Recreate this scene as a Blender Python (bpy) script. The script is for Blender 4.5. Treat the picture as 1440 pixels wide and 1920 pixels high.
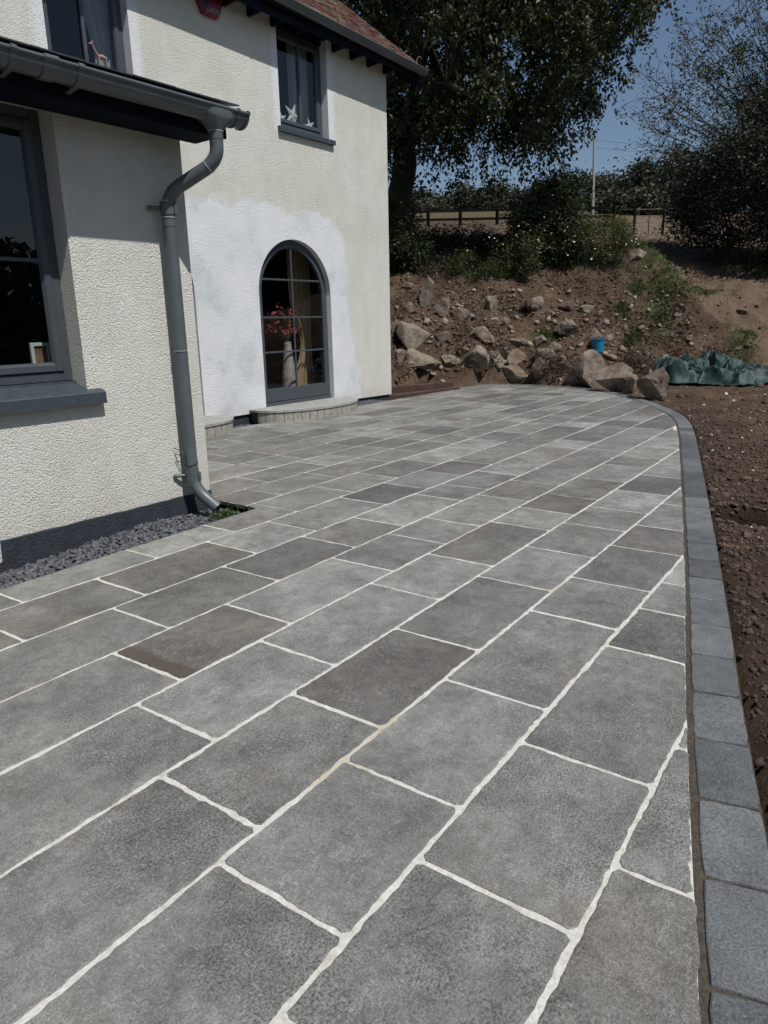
import bpy, math, random
import numpy as np
from mathutils import Vector, Matrix, noise as mnoise
from mathutils.geometry import tessellate_polygon

for o in list(bpy.data.objects): bpy.data.objects.remove(o)
S = bpy.context.scene
COL = S.collection
R = math.radians

# ------------------------------------------------------------------ camera
YAW, PITCH, ROLL, FPX, CH = R(35.343), R(15.06), R(-1.228), 1327.96, 1.3
_s, _c = math.sin(YAW), math.cos(YAW)
def cam_axes():
    cp, sp, cr, sr = math.cos(PITCH), math.sin(PITCH), math.cos(ROLL), math.sin(ROLL)
    f = Vector((0, cp, -sp)); r = Vector((1, 0, 0)); u = Vector((0, sp, cp))
    r2 = cr*r + sr*u; u2 = -sr*r + cr*u
    w = lambda v: Vector((v.x*_s + v.y*_c, -v.x*_c + v.y*_s, v.z))
    return w(r2), w(u2), w(f)
CR, CU, CF = cam_axes()
cd = bpy.data.cameras.new('camera'); cam = bpy.data.objects.new('camera', cd); COL.objects.link(cam)
cam.matrix_world = Matrix(((CR.x, CU.x, -CF.x, 0), (CR.y, CU.y, -CF.y, 0), (CR.z, CU.z, -CF.z, CH), (0, 0, 0, 1)))
cd.sensor_fit = 'AUTO'; cd.sensor_width = 36; cd.lens = 36*FPX/1920
cd.clip_start = 0.05; cd.clip_end = 2000
S.camera = cam
S.render.resolution_x, S.render.resolution_y = 768, 1024

# ------------------------------------------------------------------ sky, sun, exposure
TH = R(2.19)                                   # the house stands turned by this much from the paving
def HM(a, b, z=0): return Vector((a*math.cos(TH)+b*math.sin(TH), -a*math.sin(TH)+b*math.cos(TH), z))
ld = HM(0.15, 1.0, -1.65).normalized()         # direction the sunlight travels
wd = bpy.data.worlds.new('World'); S.world = wd; wd.use_nodes = True
wn = wd.node_tree.nodes; wn.clear()
sky = wn.new('ShaderNodeTexSky'); sky.sky_type = 'NISHITA'; sky.sun_disc = False
sky.sun_elevation = math.asin(-ld.z); sky.sun_rotation = math.atan2(-ld.x, -ld.y)
sky.altitude = 50; sky.air_density = 1.0; sky.dust_density = 0.9; sky.ozone_density = 2.2
bg = wn.new('ShaderNodeBackground'); bg.inputs[1].default_value = 0.063
wo = wn.new('ShaderNodeOutputWorld')
wd.node_tree.links.new(sky.outputs[0], bg.inputs[0]); wd.node_tree.links.new(bg.outputs[0], wo.inputs[0])
sl = bpy.data.lights.new('sun', 'SUN'); sl.energy = 3.6; sl.angle = R(0.53); sl.color = (1.0, 0.975, 0.93)
sun = bpy.data.objects.new('sun', sl); COL.objects.link(sun)
sun.rotation_euler = ld.to_track_quat('-Z', 'Y').to_euler(); sun.location = (0, -10, 20)
S.view_settings.view_transform = 'Standard'; S.view_settings.look = 'None'
S.view_settings.gamma = 1; S.view_settings.exposure = 0.27
S.cycles.max_bounces = 6; S.cycles.transparent_max_bounces = 12
S.cycles.caustics_reflective = False; S.cycles.caustics_refractive = False

# ------------------------------------------------------------------ pixel -> world helpers (1440x1920 picture)
def pdir(px, py):
    x = float(px-720)/FPX; y = -float(py-960)/FPX
    return CF + x*CR + y*CU
def at(px, py, d):
    d = float(d); v = pdir(px, py); k = d/math.hypot(v.x, v.y)
    return Vector((v.x*k, v.y*k, CH+v.z*k))
def onz(px, py, z=0.0):
    v = pdir(px, py); k = (z-CH)/v.z
    return Vector((v.x*k, v.y*k, z))

# ------------------------------------------------------------------ noise (numpy)
def _hash(ix, iy, seed):
    h = (ix.astype(np.int64)*374761393 + iy.astype(np.int64)*668265263 + seed*974634777) & 0xffffffff
    h = ((h ^ (h >> 13))*1274126177) & 0xffffffff
    return ((h ^ (h >> 16)) & 0xffffff)/float(0xffffff)
def vnoise(x, y, seed=0):
    x = np.asarray(x, float); y = np.asarray(y, float)
    ix = np.floor(x); iy = np.floor(y); fx = x-ix; fy = y-iy
    fx = fx*fx*(3-2*fx); fy = fy*fy*(3-2*fy)
    a = _hash(ix, iy, seed); b = _hash(ix+1, iy, seed); c = _hash(ix, iy+1, seed); d = _hash(ix+1, iy+1, seed)
    return (a*(1-fx)+b*fx)*(1-fy)+(c*(1-fx)+d*fx)*fy*1.0
def fbm(x, y, octv=4, seed=0, rough=0.5):
    t = 0; a = 1; n = 0
    x = np.asarray(x, float); y = np.asarray(y, float)
    for k in range(octv):
        t = t + a*(vnoise(x*2**k + 7.3*k, y*2**k - 3.1*k, seed+k)-0.5); n += a; a *= rough
    return t/n*2

# ------------------------------------------------------------------ materials
class NT:
    def __init__(s, name):
        s.m = bpy.data.materials.new(name); s.m.use_nodes = True
        s.t = s.m.node_tree; s.t.nodes.clear()
        s.out = s.t.nodes.new('ShaderNodeOutputMaterial')
        s.b = s.t.nodes.new('ShaderNodeBsdfPrincipled')
        s.t.links.new(s.b.outputs[0], s.out.inputs[0])
        s._p = None
    def L(s, a, b):
        if isinstance(a, (int, float)):
            b.default_value = a if b.type == 'VALUE' else (a, a, a, 1)[:len(b.default_value)]
        elif isinstance(a, tuple): b.default_value = a if len(a) == len(b.default_value) else (*a, 1)
        else: s.t.links.new(a, b)
    def pos(s):
        if s._p is None:
            n = s.t.nodes.new('ShaderNodeAttribute'); n.attribute_name = 'P'; s._p = n.outputs['Vector']
        return s._p
    def attr(s, name, out='Fac'):
        n = s.t.nodes.new('ShaderNodeAttribute'); n.attribute_name = name; return n.outputs[out]
    def sep(s, v):
        n = s.t.nodes.new('ShaderNodeSeparateXYZ'); s.L(v, n.inputs[0]); return n.outputs
    def math(s, op, a, b=0.0, c=None, clamp=False):
        n = s.t.nodes.new('ShaderNodeMath'); n.operation = op; n.use_clamp = clamp
        s.L(a, n.inputs[0]); s.L(b, n.inputs[1])
        if c is not None: s.L(c, n.inputs[2])
        return n.outputs[0]
    def vmul(s, v, k):
        n = s.t.nodes.new('ShaderNodeVectorMath'); n.operation = 'MULTIPLY'; s.L(v, n.inputs[0]); n.inputs[1].default_value = k; return n.outputs[0]
    def vadd(s, v, w):
        n = s.t.nodes.new('ShaderNodeVectorMath'); n.operation = 'ADD'; s.L(v, n.inputs[0]); s.L(w, n.inputs[1]); return n.outputs[0]
    def noise(s, scale, detail=4, rough=0.55, v=None, dist=0.0, out=0):
        n = s.t.nodes.new('ShaderNodeTexNoise'); s.L(v if v is not None else s.pos(), n.inputs['Vector'])
        n.inputs['Scale'].default_value = scale; n.inputs['Detail'].default_value = detail
        n.inputs['Roughness'].default_value = rough; n.inputs['Distortion'].default_value = dist
        return n.outputs[out]
    def voro(s, scale, v=None, feature='F1', out='Distance', rnd=1.0):
        n = s.t.nodes.new('ShaderNodeTexVoronoi'); n.feature = feature; s.L(v if v is not None else s.pos(), n.inputs['Vector'])
        n.inputs['Scale'].default_value = scale; n.inputs['Randomness'].default_value = rnd
        return n.outputs[out]
    def ramp(s, f, stops, interp='LINEAR'):
        n = s.t.nodes.new('ShaderNodeValToRGB'); n.color_ramp.interpolation = interp; s.L(f, n.inputs[0])
        e = n.color_ramp.elements
        while len(e) < len(stops): e.new(0.5)
        for i, (p, c) in enumerate(stops):
            e[i].position = p; e[i].color = (*c, 1) if isinstance(c, tuple) else (c, c, c, 1)
        return n.outputs[0]
    def step(s, f, a, b):           # smooth 0..1 between a and b
        n = s.t.nodes.new('ShaderNodeMapRange'); n.interpolation_type = 'SMOOTHSTEP'; s.L(f, n.inputs[0])
        n.inputs[1].default_value = a; n.inputs[2].default_value = b; return n.outputs[0]
    def mix(s, f, a, b, mode='MIX'):
        n = s.t.nodes.new('ShaderNodeMix'); n.data_type = 'RGBA'; n.blend_type = mode
        s.L(f, n.inputs[0]); s.L(a, n.inputs[6]); s.L(b, n.inputs[7]); return n.outputs[2]
    def mod(s, col, f, k):          # scale a colour by 1 +- k around the middle of f
        g = s.math('MULTIPLY_ADD', s.math('SUBTRACT', f, 0.5), 2*k, 1.0); g = s.math('MAXIMUM', g, 0.05)
        n = s.t.nodes.new('ShaderNodeVectorMath'); n.operation = 'SCALE'; s.L(col, n.inputs[0]); s.L(g, n.inputs['Scale']); return n.outputs[0]
    def bump(s, h, strength=0.5, dist=0.01, prev=None):
        n = s.t.nodes.new('ShaderNodeBump'); n.inputs['Strength'].default_value = strength
        n.inputs['Distance'].default_value = dist; s.L(h, n.inputs['Height'])
        if prev is not None: s.L(prev, n.inputs['Normal'])
        return n.outputs[0]
    def fin(s, col=None, rough=None, bump=None, metal=None, spec=None):
        if col is not None: s.L(col, s.b.inputs['Base Color'])
        if rough is not None: s.L(rough, s.b.inputs['Roughness'])
        if bump is not None: s.L(bump, s.b.inputs['Normal'])
        if metal is not None: s.L(metal, s.b.inputs['Metallic'])
        if spec is not None: s.L(spec, s.b.inputs['Specular IOR Level'])
        return s.m
M = {}
def plain(name, col, rough=0.5, var=0.15, scale=20, bump=0.0, bscale=60, metal=0.0, bd=0.004):
    n = NT(name); f = n.noise(scale, 5)
    c = n.ramp(f, [(0.3, tuple(x*(1-var) for x in col)), (0.7, tuple(min(1, x*(1+var)) for x in col))])
    b = n.bump(n.noise(bscale, 4), bump, bd) if bump else None
    r = n.math('MULTIPLY_ADD', n.noise(scale*2, 3), 0.25, rough-0.12)
    M[name] = n.fin(c, r, b, metal); return M[name]

def stucco(name, patches):
    n = NT(name); x, y, z = n.sep(n.pos())
    big = n.noise(1.3, 4); mid = n.noise(9, 4)
    col = n.ramp(big, [(0.25, (0.655, 0.645, 0.555)), (0.55, (0.735, 0.725, 0.662)), (0.8, (0.695, 0.687, 0.615))])
    col = n.mix(n.math('MULTIPLY', n.step(mid, 0.52, 0.72), 0.3), col, (0.60, 0.585, 0.52)); col = n.mod(col, n.noise(3.5, 6, 0.7, v=n.vmul(n.pos(), (1.0, 1.0, 0.35))), 0.16)
    if patches:
        wob = n.math('MULTIPLY', n.math('SUBTRACT', n.noise(2.6, 5, 0.65), 0.5), 0.55)
        qx = n.math('MAXIMUM', n.math('SUBTRACT', x, n.math('MULTIPLY_ADD', z, -0.1, 8.52)), 0.0)
        qz = n.math('MAXIMUM', n.math('SUBTRACT', z, 2.25), 0.0)
        q = n.math('SQRT', n.math('ADD', n.math('MULTIPLY', qx, qx), n.math('MULTIPLY', qz, qz)))
        m = n.step(n.math('SUBTRACT', n.math('SUBTRACT', 0.60, q), wob), -0.03, 0.07)
        spotty = n.step(n.noise(40, 3), 0.30, 0.50)
        m = n.math('MULTIPLY', m, n.math('MULTIPLY_ADD', spotty, 0.35, 0.65))
        pale = n.ramp(n.noise(2.2, 5, 0.6), [(0.3, (0.63, 0.665, 0.70)), (0.46, (0.78, 0.81, 0.83)), (0.7, (0.87, 0.885, 0.89))])
        col = n.mix(m, col, pale)
        for c0 in (4.87, 8.1):
            d = n.math('SUBTRACT', n.math('ABSOLUTE', n.math('SUBTRACT', x, c0)), 0.5)
            d = n.math('ADD', d, n.math('MULTIPLY', wob, 0.2))
            k = n.math('MULTIPLY', n.math('SUBTRACT', 1.0, n.step(d, 0.05, 0.17)), n.step(z, 3.74, 3.86))
            k = n.math('MULTIPLY', k, n.math('MULTIPLY_ADD', n.step(n.noise(60, 3), 0.4, 0.52), 0.5, 0.5))
            col = n.mix(k, col, (0.85, 0.87, 0.89))
    col = n.mix(n.math('MULTIPLY', n.math('SUBTRACT', 1.0, n.step(n.math('ADD', z, n.math('MULTIPLY', n.noise(5, 4), 0.3)), 0.15, 0.5)), 0.25), col, (0.50, 0.46, 0.36))
    wp = n.vadd(n.pos(), n.vmul(n.noise(45, 3, 0.7, out=1), (0.022, 0.022, 0.022)))
    lump = n.noise(26, 4, 0.7); grit = n.noise(260, 3, 0.7); v1 = n.voro(98, v=wp); v2 = n.voro(190, v=wp)
    pits = n.step(n.voro(30), 0.0, 0.07)
    h = n.math('ADD', n.math('ADD', n.math('MULTIPLY', lump, 0.7), n.math('MULTIPLY', grit, 0.6)), n.math('ADD', n.math('MULTIPLY', n.math('MULTIPLY', v2, v2), -0.9), n.math('MULTIPLY', n.math('MULTIPLY', v1, v1), -1.5)))
    col = n.mix(n.math('MULTIPLY', n.math('SUBTRACT', 1.0, pits), 0.6), col, (0.30, 0.29, 0.26))
    col = n.mod(col, grit, 0.5)
    M[name] = n.fin(col, 0.9, n.bump(h, 0.8, 0.0075), spec=0.2)
stucco('stucco_near', False); stucco('stucco_main', True)

def flag():
    n = NT('flagstone'); t = n.attr('tone', 'Color'); tr, tg, tb = n.sep(t)
    off = n.vmul(t, (37.0, 23.0, 11.0)); p = n.vadd(n.pos(), off)
    base = n.ramp(tr, [(0.0, (0.100, 0.098, 0.092)), (0.35, (0.160, 0.160, 0.148)), (0.7, (0.210, 0.210, 0.195)), (1.0, (0.272, 0.271, 0.252))])
    base = n.mix(n.math('MULTIPLY', tg, 0.62), base, (0.135, 0.112, 0.090))
    m1 = n.noise(3.0, 6, 0.65, v=p); base = n.mod(base, m1, 0.75)
    m2 = n.noise(15, 6, 0.72, v=p); base = n.mod(base, m2, 0.75)
    rust = n.math('MULTIPLY', n.step(n.noise(2.0, 6, 0.65, v=n.vadd(p, (5.0, 3.0, 1.0))), 0.52, 0.70), n.math('MULTIPLY_ADD', tb, 0.5, 0.05))
    base = n.mix(rust, base, (0.165, 0.120, 0.078))
    blue = n.math('MULTIPLY', n.step(n.noise(2.4, 5, 0.65, v=n.vadd(p, (9.0, 2.0, 4.0))), 0.5, 0.68), 0.35)
    base = n.mix(blue, base, (0.155, 0.166, 0.160))
    sp = n.noise(190, 4, 0.8, v=p); base = n.mod(base, sp, 1.5); base = n.mod(base, n.noise(70, 4, 0.8, v=p), 0.5)
    dust = n.noise(0.9, 6, 0.68); base = n.mix(n.math('MULTIPLY', n.step(dust, 0.50, 0.72), 0.28), base, (0.27, 0.265, 0.245))
    base = n.mix(n.math('MULTIPLY', n.step(n.noise(2.6, 6, 0.7, v=n.vadd(n.pos(), (7.0, 1.0, 3.0))), 0.60, 0.70), 0.35), base, (0.085, 0.083, 0.078))
    pz = n.step(n.noise(4.0, 4, 0.6, v=n.vadd(p, (1.0, 6.0, 3.0))), 0.38, 0.62)
    f1 = n.step(n.noise(150, 3, 0.6, v=n.vmul(p, (1.0, 0.30, 1.0)), dist=0.8), 0.60, 0.66); f2 = n.step(n.noise(150, 3, 0.6, v=n.vmul(p, (0.30, 1.0, 1.0)), dist=0.8), 0.60, 0.66)
    pale = n.math('MULTIPLY', n.math('MAXIMUM', f1, f2), n.math('MULTIPLY_ADD', pz, 0.42, 0.14))
    base = n.mix(pale, base, (0.36, 0.36, 0.345))
    rg = n.step(n.noise(1.7, 5, 0.65, v=n.vadd(p, (2.0, 8.0, 4.0))), 0.44, 0.58)
    pit = n.math('SUBTRACT', 1.0, n.step(n.noise(150, 4, 0.8, v=p), 0.36, 0.50))
    base = n.mix(n.math('MULTIPLY', n.math('MULTIPLY', pit, rg), 0.8), base, (0.045, 0.045, 0.044))
    X_, Y_, Z_ = n.sep(n.pos()); wst = n.math('MULTIPLY', n.math('SUBTRACT', n.noise(7, 5, 0.65), 0.5), 0.10)
    st = n.math('SUBTRACT', 1.0, n.step(n.math('ADD', X_, wst), 1.60, 1.64)); st = n.math('MULTIPLY', st, n.math('MULTIPLY', n.step(X_, 1.535, 1.54), n.math('MULTIPLY', n.step(Y_, 2.05, 2.055), n.math('SUBTRACT', 1.0, n.step(Y_, 2.472, 2.476)))))
    base = n.mix(n.math('MULTIPLY', st, 0.75), base, (0.075, 0.058, 0.042))
    h = n.math('ADD', n.math('MULTIPLY', m2, 1.0), n.math('ADD', n.math('MULTIPLY', sp, 0.5), n.math('MULTIPLY', n.math('MULTIPLY', pit, rg), -0.6)))
    M['flagstone'] = n.fin(base, n.math('MULTIPLY_ADD', m2, 0.25, 0.50), n.bump(n.noise(5.5, 5, 0.6, v=p), 0.5, 0.012, n.bump(h, 0.65, 0.004)), spec=0.42)
flag()
def mortar():
    n = NT('mortar'); f = n.noise(18, 5, 0.7)
    c = n.ramp(f, [(0.25, (0.36, 0.335, 0.28)), (0.45, (0.52, 0.505, 0.455)), (0.75, (0.62, 0.61, 0.57))])
    c = n.mix(n.step(n.noise(1.3, 4), 0.56, 0.68), c, (0.44, 0.375, 0.285)); c = n.mod(c, n.noise(120, 4, 0.7), 0.5)
    M['mortar'] = n.fin(c, 0.95, n.bump(n.noise(120, 4), 0.5, 0.004), spec=0.1)
    n = NT('dark_mortar'); c = n.ramp(n.noise(60, 5, 0.7), [(0.3, (0.040, 0.033, 0.027)), (0.7, (0.105, 0.088, 0.070))])
    M['dark_mortar'] = n.fin(c, 0.95, n.bump(n.noise(120, 4), 0.8, 0.006), spec=0.1)
    n = NT('sett'); t = n.attr('tone', 'Color'); tr, tg, tb = n.sep(t); p = n.vadd(n.pos(), n.vmul(t, (31.0, 17.0, 9.0)))
    c = n.ramp(tr, [(0.0, (0.074, 0.080, 0.084)), (1.0, (0.138, 0.145, 0.148))])
    c = n.mod(c, n.noise(9, 6, 0.65, v=p), 0.6)
    s1 = n.noise(150, 4, 0.7, v=p); c = n.mod(c, s1, 1.3)
    c = n.mix(n.math('MULTIPLY', n.step(n.noise(95, 2, v=p), 0.66, 0.72), 0.35), c, (0.36, 0.38, 0.39))
    M['sett'] = n.fin(c, 0.7, n.bump(n.math('ADD', n.noise(14, 4, v=p), n.math('MULTIPLY', s1, 0.5)), 0.6, 0.005), spec=0.3)
mortar()
def soil():
    n = NT('soil'); p = n.pos(); k = n.attr('zone', 'Color'); kr, kg, kb = n.sep(k)
    f = n.noise(1.4, 6, 0.65); g = n.noise(11, 6, 0.7); q = n.noise(70, 5, 0.7)
    c = n.ramp(f, [(0.25, (0.052, 0.035, 0.025)), (0.5, (0.094, 0.064, 0.045)), (0.78, (0.172, 0.124, 0.087))])
    c = n.mix(0.8, c, n.ramp(g, [(0.3, 0.3), (0.7, 0.68)]), 'OVERLAY'); c = n.mix(0.6, c, n.ramp(q, [(0.3, 0.3), (0.7, 0.7)]), 'OVERLAY')
    c = n.mix(n.math('MULTIPLY', kr, 0.85), c, n.mix(q, (0.030, 0.019, 0.014), (0.068, 0.044, 0.032)))        # damp dark earth beside the kerb, and painted shade in the hollow
    c = n.mix(n.math('MULTIPLY', kg, n.step(n.noise(3.0, 6, 0.7), 0.42, 0.58)), c, n.mix(g, (0.035, 0.055, 0.018), (0.075, 0.090, 0.035)))  # grass film
    c = n.mix(n.math('MULTIPLY', kb, 0.9), c, n.mix(g, (0.075, 0.058, 0.032), (0.125, 0.100, 0.055)))           # dry field
    c = n.mix(n.math('MULTIPLY', n.attr('hollow'), 0.9), c, (0.007, 0.005, 0.004))  # near-black colour stands in for shade in the verge hollow
    c = n.mix(n.math('MULTIPLY', n.attr('path'), n.step(n.noise(2.2, 5, 0.65), 0.25, 0.55)), c, n.mix(g, (0.100, 0.072, 0.050), (0.195, 0.145, 0.103)))
    h = n.math('ADD', n.noise(9, 6, 0.7), n.math('MULTIPLY', n.noise(45, 5, 0.75), 0.5))
    M['soil'] = n.fin(c, 0.95, n.bump(h, 1.0, 0.05), spec=0.1)
soil()
def rock():
    n = NT('rock'); o = n.t.nodes.new('ShaderNodeTexCoord').outputs['Object']
    oi = n.t.nodes.new('ShaderNodeObjectInfo').outputs['Random']
    rv = n.t.nodes.new('ShaderNodeCombineXYZ'); n.L(n.math('MULTIPLY', oi, 40.0), rv.inputs[0]); n.L(n.math('MULTIPLY', oi, 17.0), rv.inputs[1])
    p = n.vadd(o, rv.outputs[0])
    c = n.ramp(n.noise(3.2, 6, 0.65, v=p), [(0.25, (0.070, 0.054, 0.043)), (0.42, (0.150, 0.118, 0.092)), (0.58, (0.255, 0.212, 0.168)), (0.72, (0.150, 0.132, 0.115)), (0.85, (0.10, 0.088, 0.078))])
    c = n.mix(n.math('MULTIPLY', n.step(n.noise(1.8, 4, v=n.vadd(p, (3.0, 3.0, 3.0))), 0.5, 0.65), 0.5), c, (0.165, 0.105, 0.07))
    c = n.mix(0.7, c, n.ramp(n.noise(40, 5, 0.75, v=p), [(0.3, 0.3), (0.7, 0.72)]), 'OVERLAY')
    c = n.mix(n.math('MULTIPLY', n.step(n.noise(13, 4, 0.6, v=p), 0.63, 0.70), 0.45), c, (0.42, 0.40, 0.34))
    h = n.math('ADD', n.noise(6, 7, 0.7, v=p), n.math('MULTIPLY', n.noise(45, 4, 0.7, v=p), 0.25))
    M['rock'] = n.fin(c, 0.9, n.bump(h, 1.0, 0.06), spec=0.2)
rock()
def leafmat(name, stops, trans=0.25, rough=0.5):
    n = NT(name); c = n.ramp(n.attr('tone'), stops); n.fin(c, rough, spec=0.35)
    tr = n.t.nodes.new('ShaderNodeBsdfTranslucent'); n.L(n.mix(0.5, c, (0.10, 0.13, 0.02)), tr.inputs[0])
    mx = n.t.nodes.new('ShaderNodeMixShader'); mx.inputs[0].default_value = trans
    n.t.links.new(n.b.outputs[0], mx.inputs[1]); n.t.links.new(tr.outputs[0], mx.inputs[2]); n.t.links.new(mx.outputs[0], n.out.inputs[0])
    M[name] = n.m
leafmat('leaf_big', [(0.0, (0.024, 0.032, 0.014)), (0.45, (0.042, 0.056, 0.020)), (0.8, (0.082, 0.082, 0.030)), (0.93, (0.11, 0.078, 0.036)), (1.0, (0.13, 0.06, 0.032))], 0.2)
leafmat('leaf_dark', [(0.0, (0.010, 0.016, 0.010)), (0.6, (0.020, 0.030, 0.015)), (1.0, (0.045, 0.052, 0.022))], 0.1)
leafmat('leaf_mid', [(0.0, (0.016, 0.030, 0.012)), (0.6, (0.034, 0.052, 0.018)), (1.0, (0.085, 0.092, 0.030))], 0.25)
leafmat('leaf_hazel', [(0.0, (0.024, 0.034, 0.016)), (0.5, (0.045, 0.056, 0.026)), (1.0, (0.095, 0.080, 0.046))], 0.2)
leafmat('leaf_far', [(0.0, (0.022, 0.030, 0.018)), (0.5, (0.040, 0.047, 0.026)), (1.0, (0.085, 0.070, 0.045))], 0.1)
leafmat('weed_green', [(0.0, (0.028, 0.042, 0.014)), (0.5, (0.062, 0.078, 0.024)), (1.0, (0.14, 0.12, 0.06))], 0.3)
leafmat('grass_green', [(0.0, (0.030, 0.060, 0.016)), (1.0, (0.075, 0.115, 0.035))], 0.3)
leafmat('dead_brown', [(0.0, (0.035, 0.022, 0.016)), (1.0, (0.12, 0.075, 0.05))], 0.1)
plain('bark', (0.060, 0.048, 0.038), 0.85, 0.4, 8, 0.8, 30, bd=0.02)
plain('twig', (0.085, 0.066, 0.053), 0.8, 0.4, 6)
plain('pale_wood', (0.30, 0.27, 0.22), 0.8, 0.2, 6)
plain('fence_wood', (0.009, 0.008, 0.008), 0.9, 0.3, 10)
M['fence_wood'].node_tree.nodes['Principled BSDF'].inputs['Specular IOR Level'].default_value = 0.1
plain('red_timber', (0.060, 0.032, 0.023), 0.85, 0.35, 6, 0.5, 40)
plain('frame_grey', (0.055, 0.064, 0.075), 0.42, 0.06, 12)
plain('frame_dark', (0.020, 0.024, 0.029), 0.45, 0.06, 12)
plain('sill_paint', (0.040, 0.052, 0.064), 0.5, 0.15, 20, 0.3, 60, bd=0.002)
plain('plinth_paint', (0.022, 0.029, 0.038), 0.85, 0.3, 12, 0.9, 60, bd=0.012)
plain('gutter_steel', (0.085, 0.100, 0.108), 0.42, 0.10, 6)
plain('fascia_navy', (0.008, 0.011, 0.018), 0.9, 0.2, 5)
M['fascia_navy'].node_tree.nodes['Principled BSDF'].inputs['Specular IOR Level'].default_value = 0.1
plain('seal_light', (0.45, 0.47, 0.47), 0.5, 0.05)
plain('slate_chip', (0.085, 0.088, 0.100), 0.65, 0.7, 25)
plain('step_stone', (0.30, 0.285, 0.25), 0.8, 0.22, 16, 0.5, 120, bd=0.003)
plain('step_top', (0.30, 0.30, 0.28), 0.8, 0.2, 10, 0.4, 120, bd=0.003)
plain('interior_wall', (0.10, 0.115, 0.12), 0.9, 0.05)
plain('interior_floor', (0.07, 0.055, 0.04), 0.6, 0.1)
plain('net_curtain', (0.36, 0.39, 0.41), 0.9, 0.1, 4)
plain('gold_curtain', (0.36, 0.25, 0.14), 0.8, 0.12, 6)
plain('vase_grey', (0.34, 0.29, 0.25), 0.7, 0.35, 24, 0.6, 40)
plain('petal_red', (0.24, 0.012, 0.03), 0.6, 0.3, 30)
plain('paper_white', (0.50, 0.53, 0.50), 0.7, 0.05)
plain('photo_brown', (0.22, 0.13, 0.08), 0.6, 0.3, 12)
plain('toy_pink', (0.55, 0.27, 0.24), 0.6, 0.3, 40)
plain('alarm_red', (0.15, 0.008, 0.022), 0.35, 0.05)
plain('alarm_navy', (0.010, 0.012, 0.035), 0.35, 0.05)
plain('bucket_blue', (0.015, 0.19, 0.36), 0.4, 0.08, 10)
plain('tarp_green', (0.014, 0.040, 0.036), 0.62, 0.35, 4, 0.5, 30, bd=0.015)
plain('pole_wood', (0.32, 0.31, 0.28), 0.8, 0.1, 5)
plain('cable_black', (0.01, 0.01, 0.01), 0.5, 0.1)
plain('lead_dark', (0.03, 0.033, 0.037), 0.6, 0.2)
plain('slate_roof', (0.035, 0.037, 0.042), 0.6, 0.3, 7)
plain('flower_white', (0.75, 0.75, 0.62), 0.7, 0.05)
plain('moss', (0.05, 0.10, 0.02), 0.9, 0.3, 40)
plain('stone_chip', (0.21, 0.165, 0.13), 0.85, 0.6, 2.3, 0.6, 60)
plain('pale_chip', (0.40, 0.36, 0.31), 0.85, 0.3, 1.3)
plain('earth_lump', (0.105, 0.068, 0.047), 0.95, 0.5, 2.0, 1.0, 60, bd=0.02)
plain('clod', (0.062, 0.042, 0.031), 0.95, 0.4, 2.0, 0.8, 80)
def tiles():
    n = NT('roof_tile'); t = n.attr('tone')
    c = n.ramp(t, [(0.0, (0.065, 0.026, 0.020)), (0.6, (0.145, 0.050, 0.036)), (1.0, (0.20, 0.085, 0.060))])
    c = n.mix(n.math('MULTIPLY', n.step(n.noise(5, 5, 0.7), 0.50, 0.58), 0.85), c, (0.20, 0.19, 0.145))
    c = n.mix(n.step(n.noise(9, 4, 0.7), 0.62, 0.68), c, (0.06, 0.055, 0.04))
    M['roof_tile'] = n.fin(c, 0.85, n.bump(n.noise(40, 4), 0.5, 0.01))
tiles()
def glass():
    n = NT('window_glass'); g = n.t.nodes.new('ShaderNodeBsdfGlossy'); g.inputs['Roughness'].default_value = 0.0
    tr = n.t.nodes.new('ShaderNodeBsdfTransparent'); tr.inputs[0].default_value = (0.80, 0.84, 0.84, 1)
    ge = n.t.nodes.new('ShaderNodeNewGeometry'); dt = n.t.nodes.new('ShaderNodeVectorMath'); dt.operation = 'DOT_PRODUCT'
    n.L(ge.outputs['Normal'], dt.inputs[0]); n.L(ge.outputs['Incoming'], dt.inputs[1])
    k = n.math('MULTIPLY_ADD', n.math('POWER', n.math('SUBTRACT', 1.0, n.math('ABSOLUTE', dt.outputs['Value'])), 4.0), 0.85, 0.065, clamp=True)
    mx = n.t.nodes.new('ShaderNodeMixShader'); n.L(k, mx.inputs[0])
    n.t.links.new(tr.outputs[0], mx.inputs[1]); n.t.links.new(g.outputs[0], mx.inputs[2]); n.t.links.new(mx.outputs[0], n.out.inputs[0])
    wv = n.bump(n.noise(1.6, 2), 0.03, 0.05); n.L(wv, g.inputs['Normal'])
    M['window_glass'] = n.m
glass()

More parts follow.
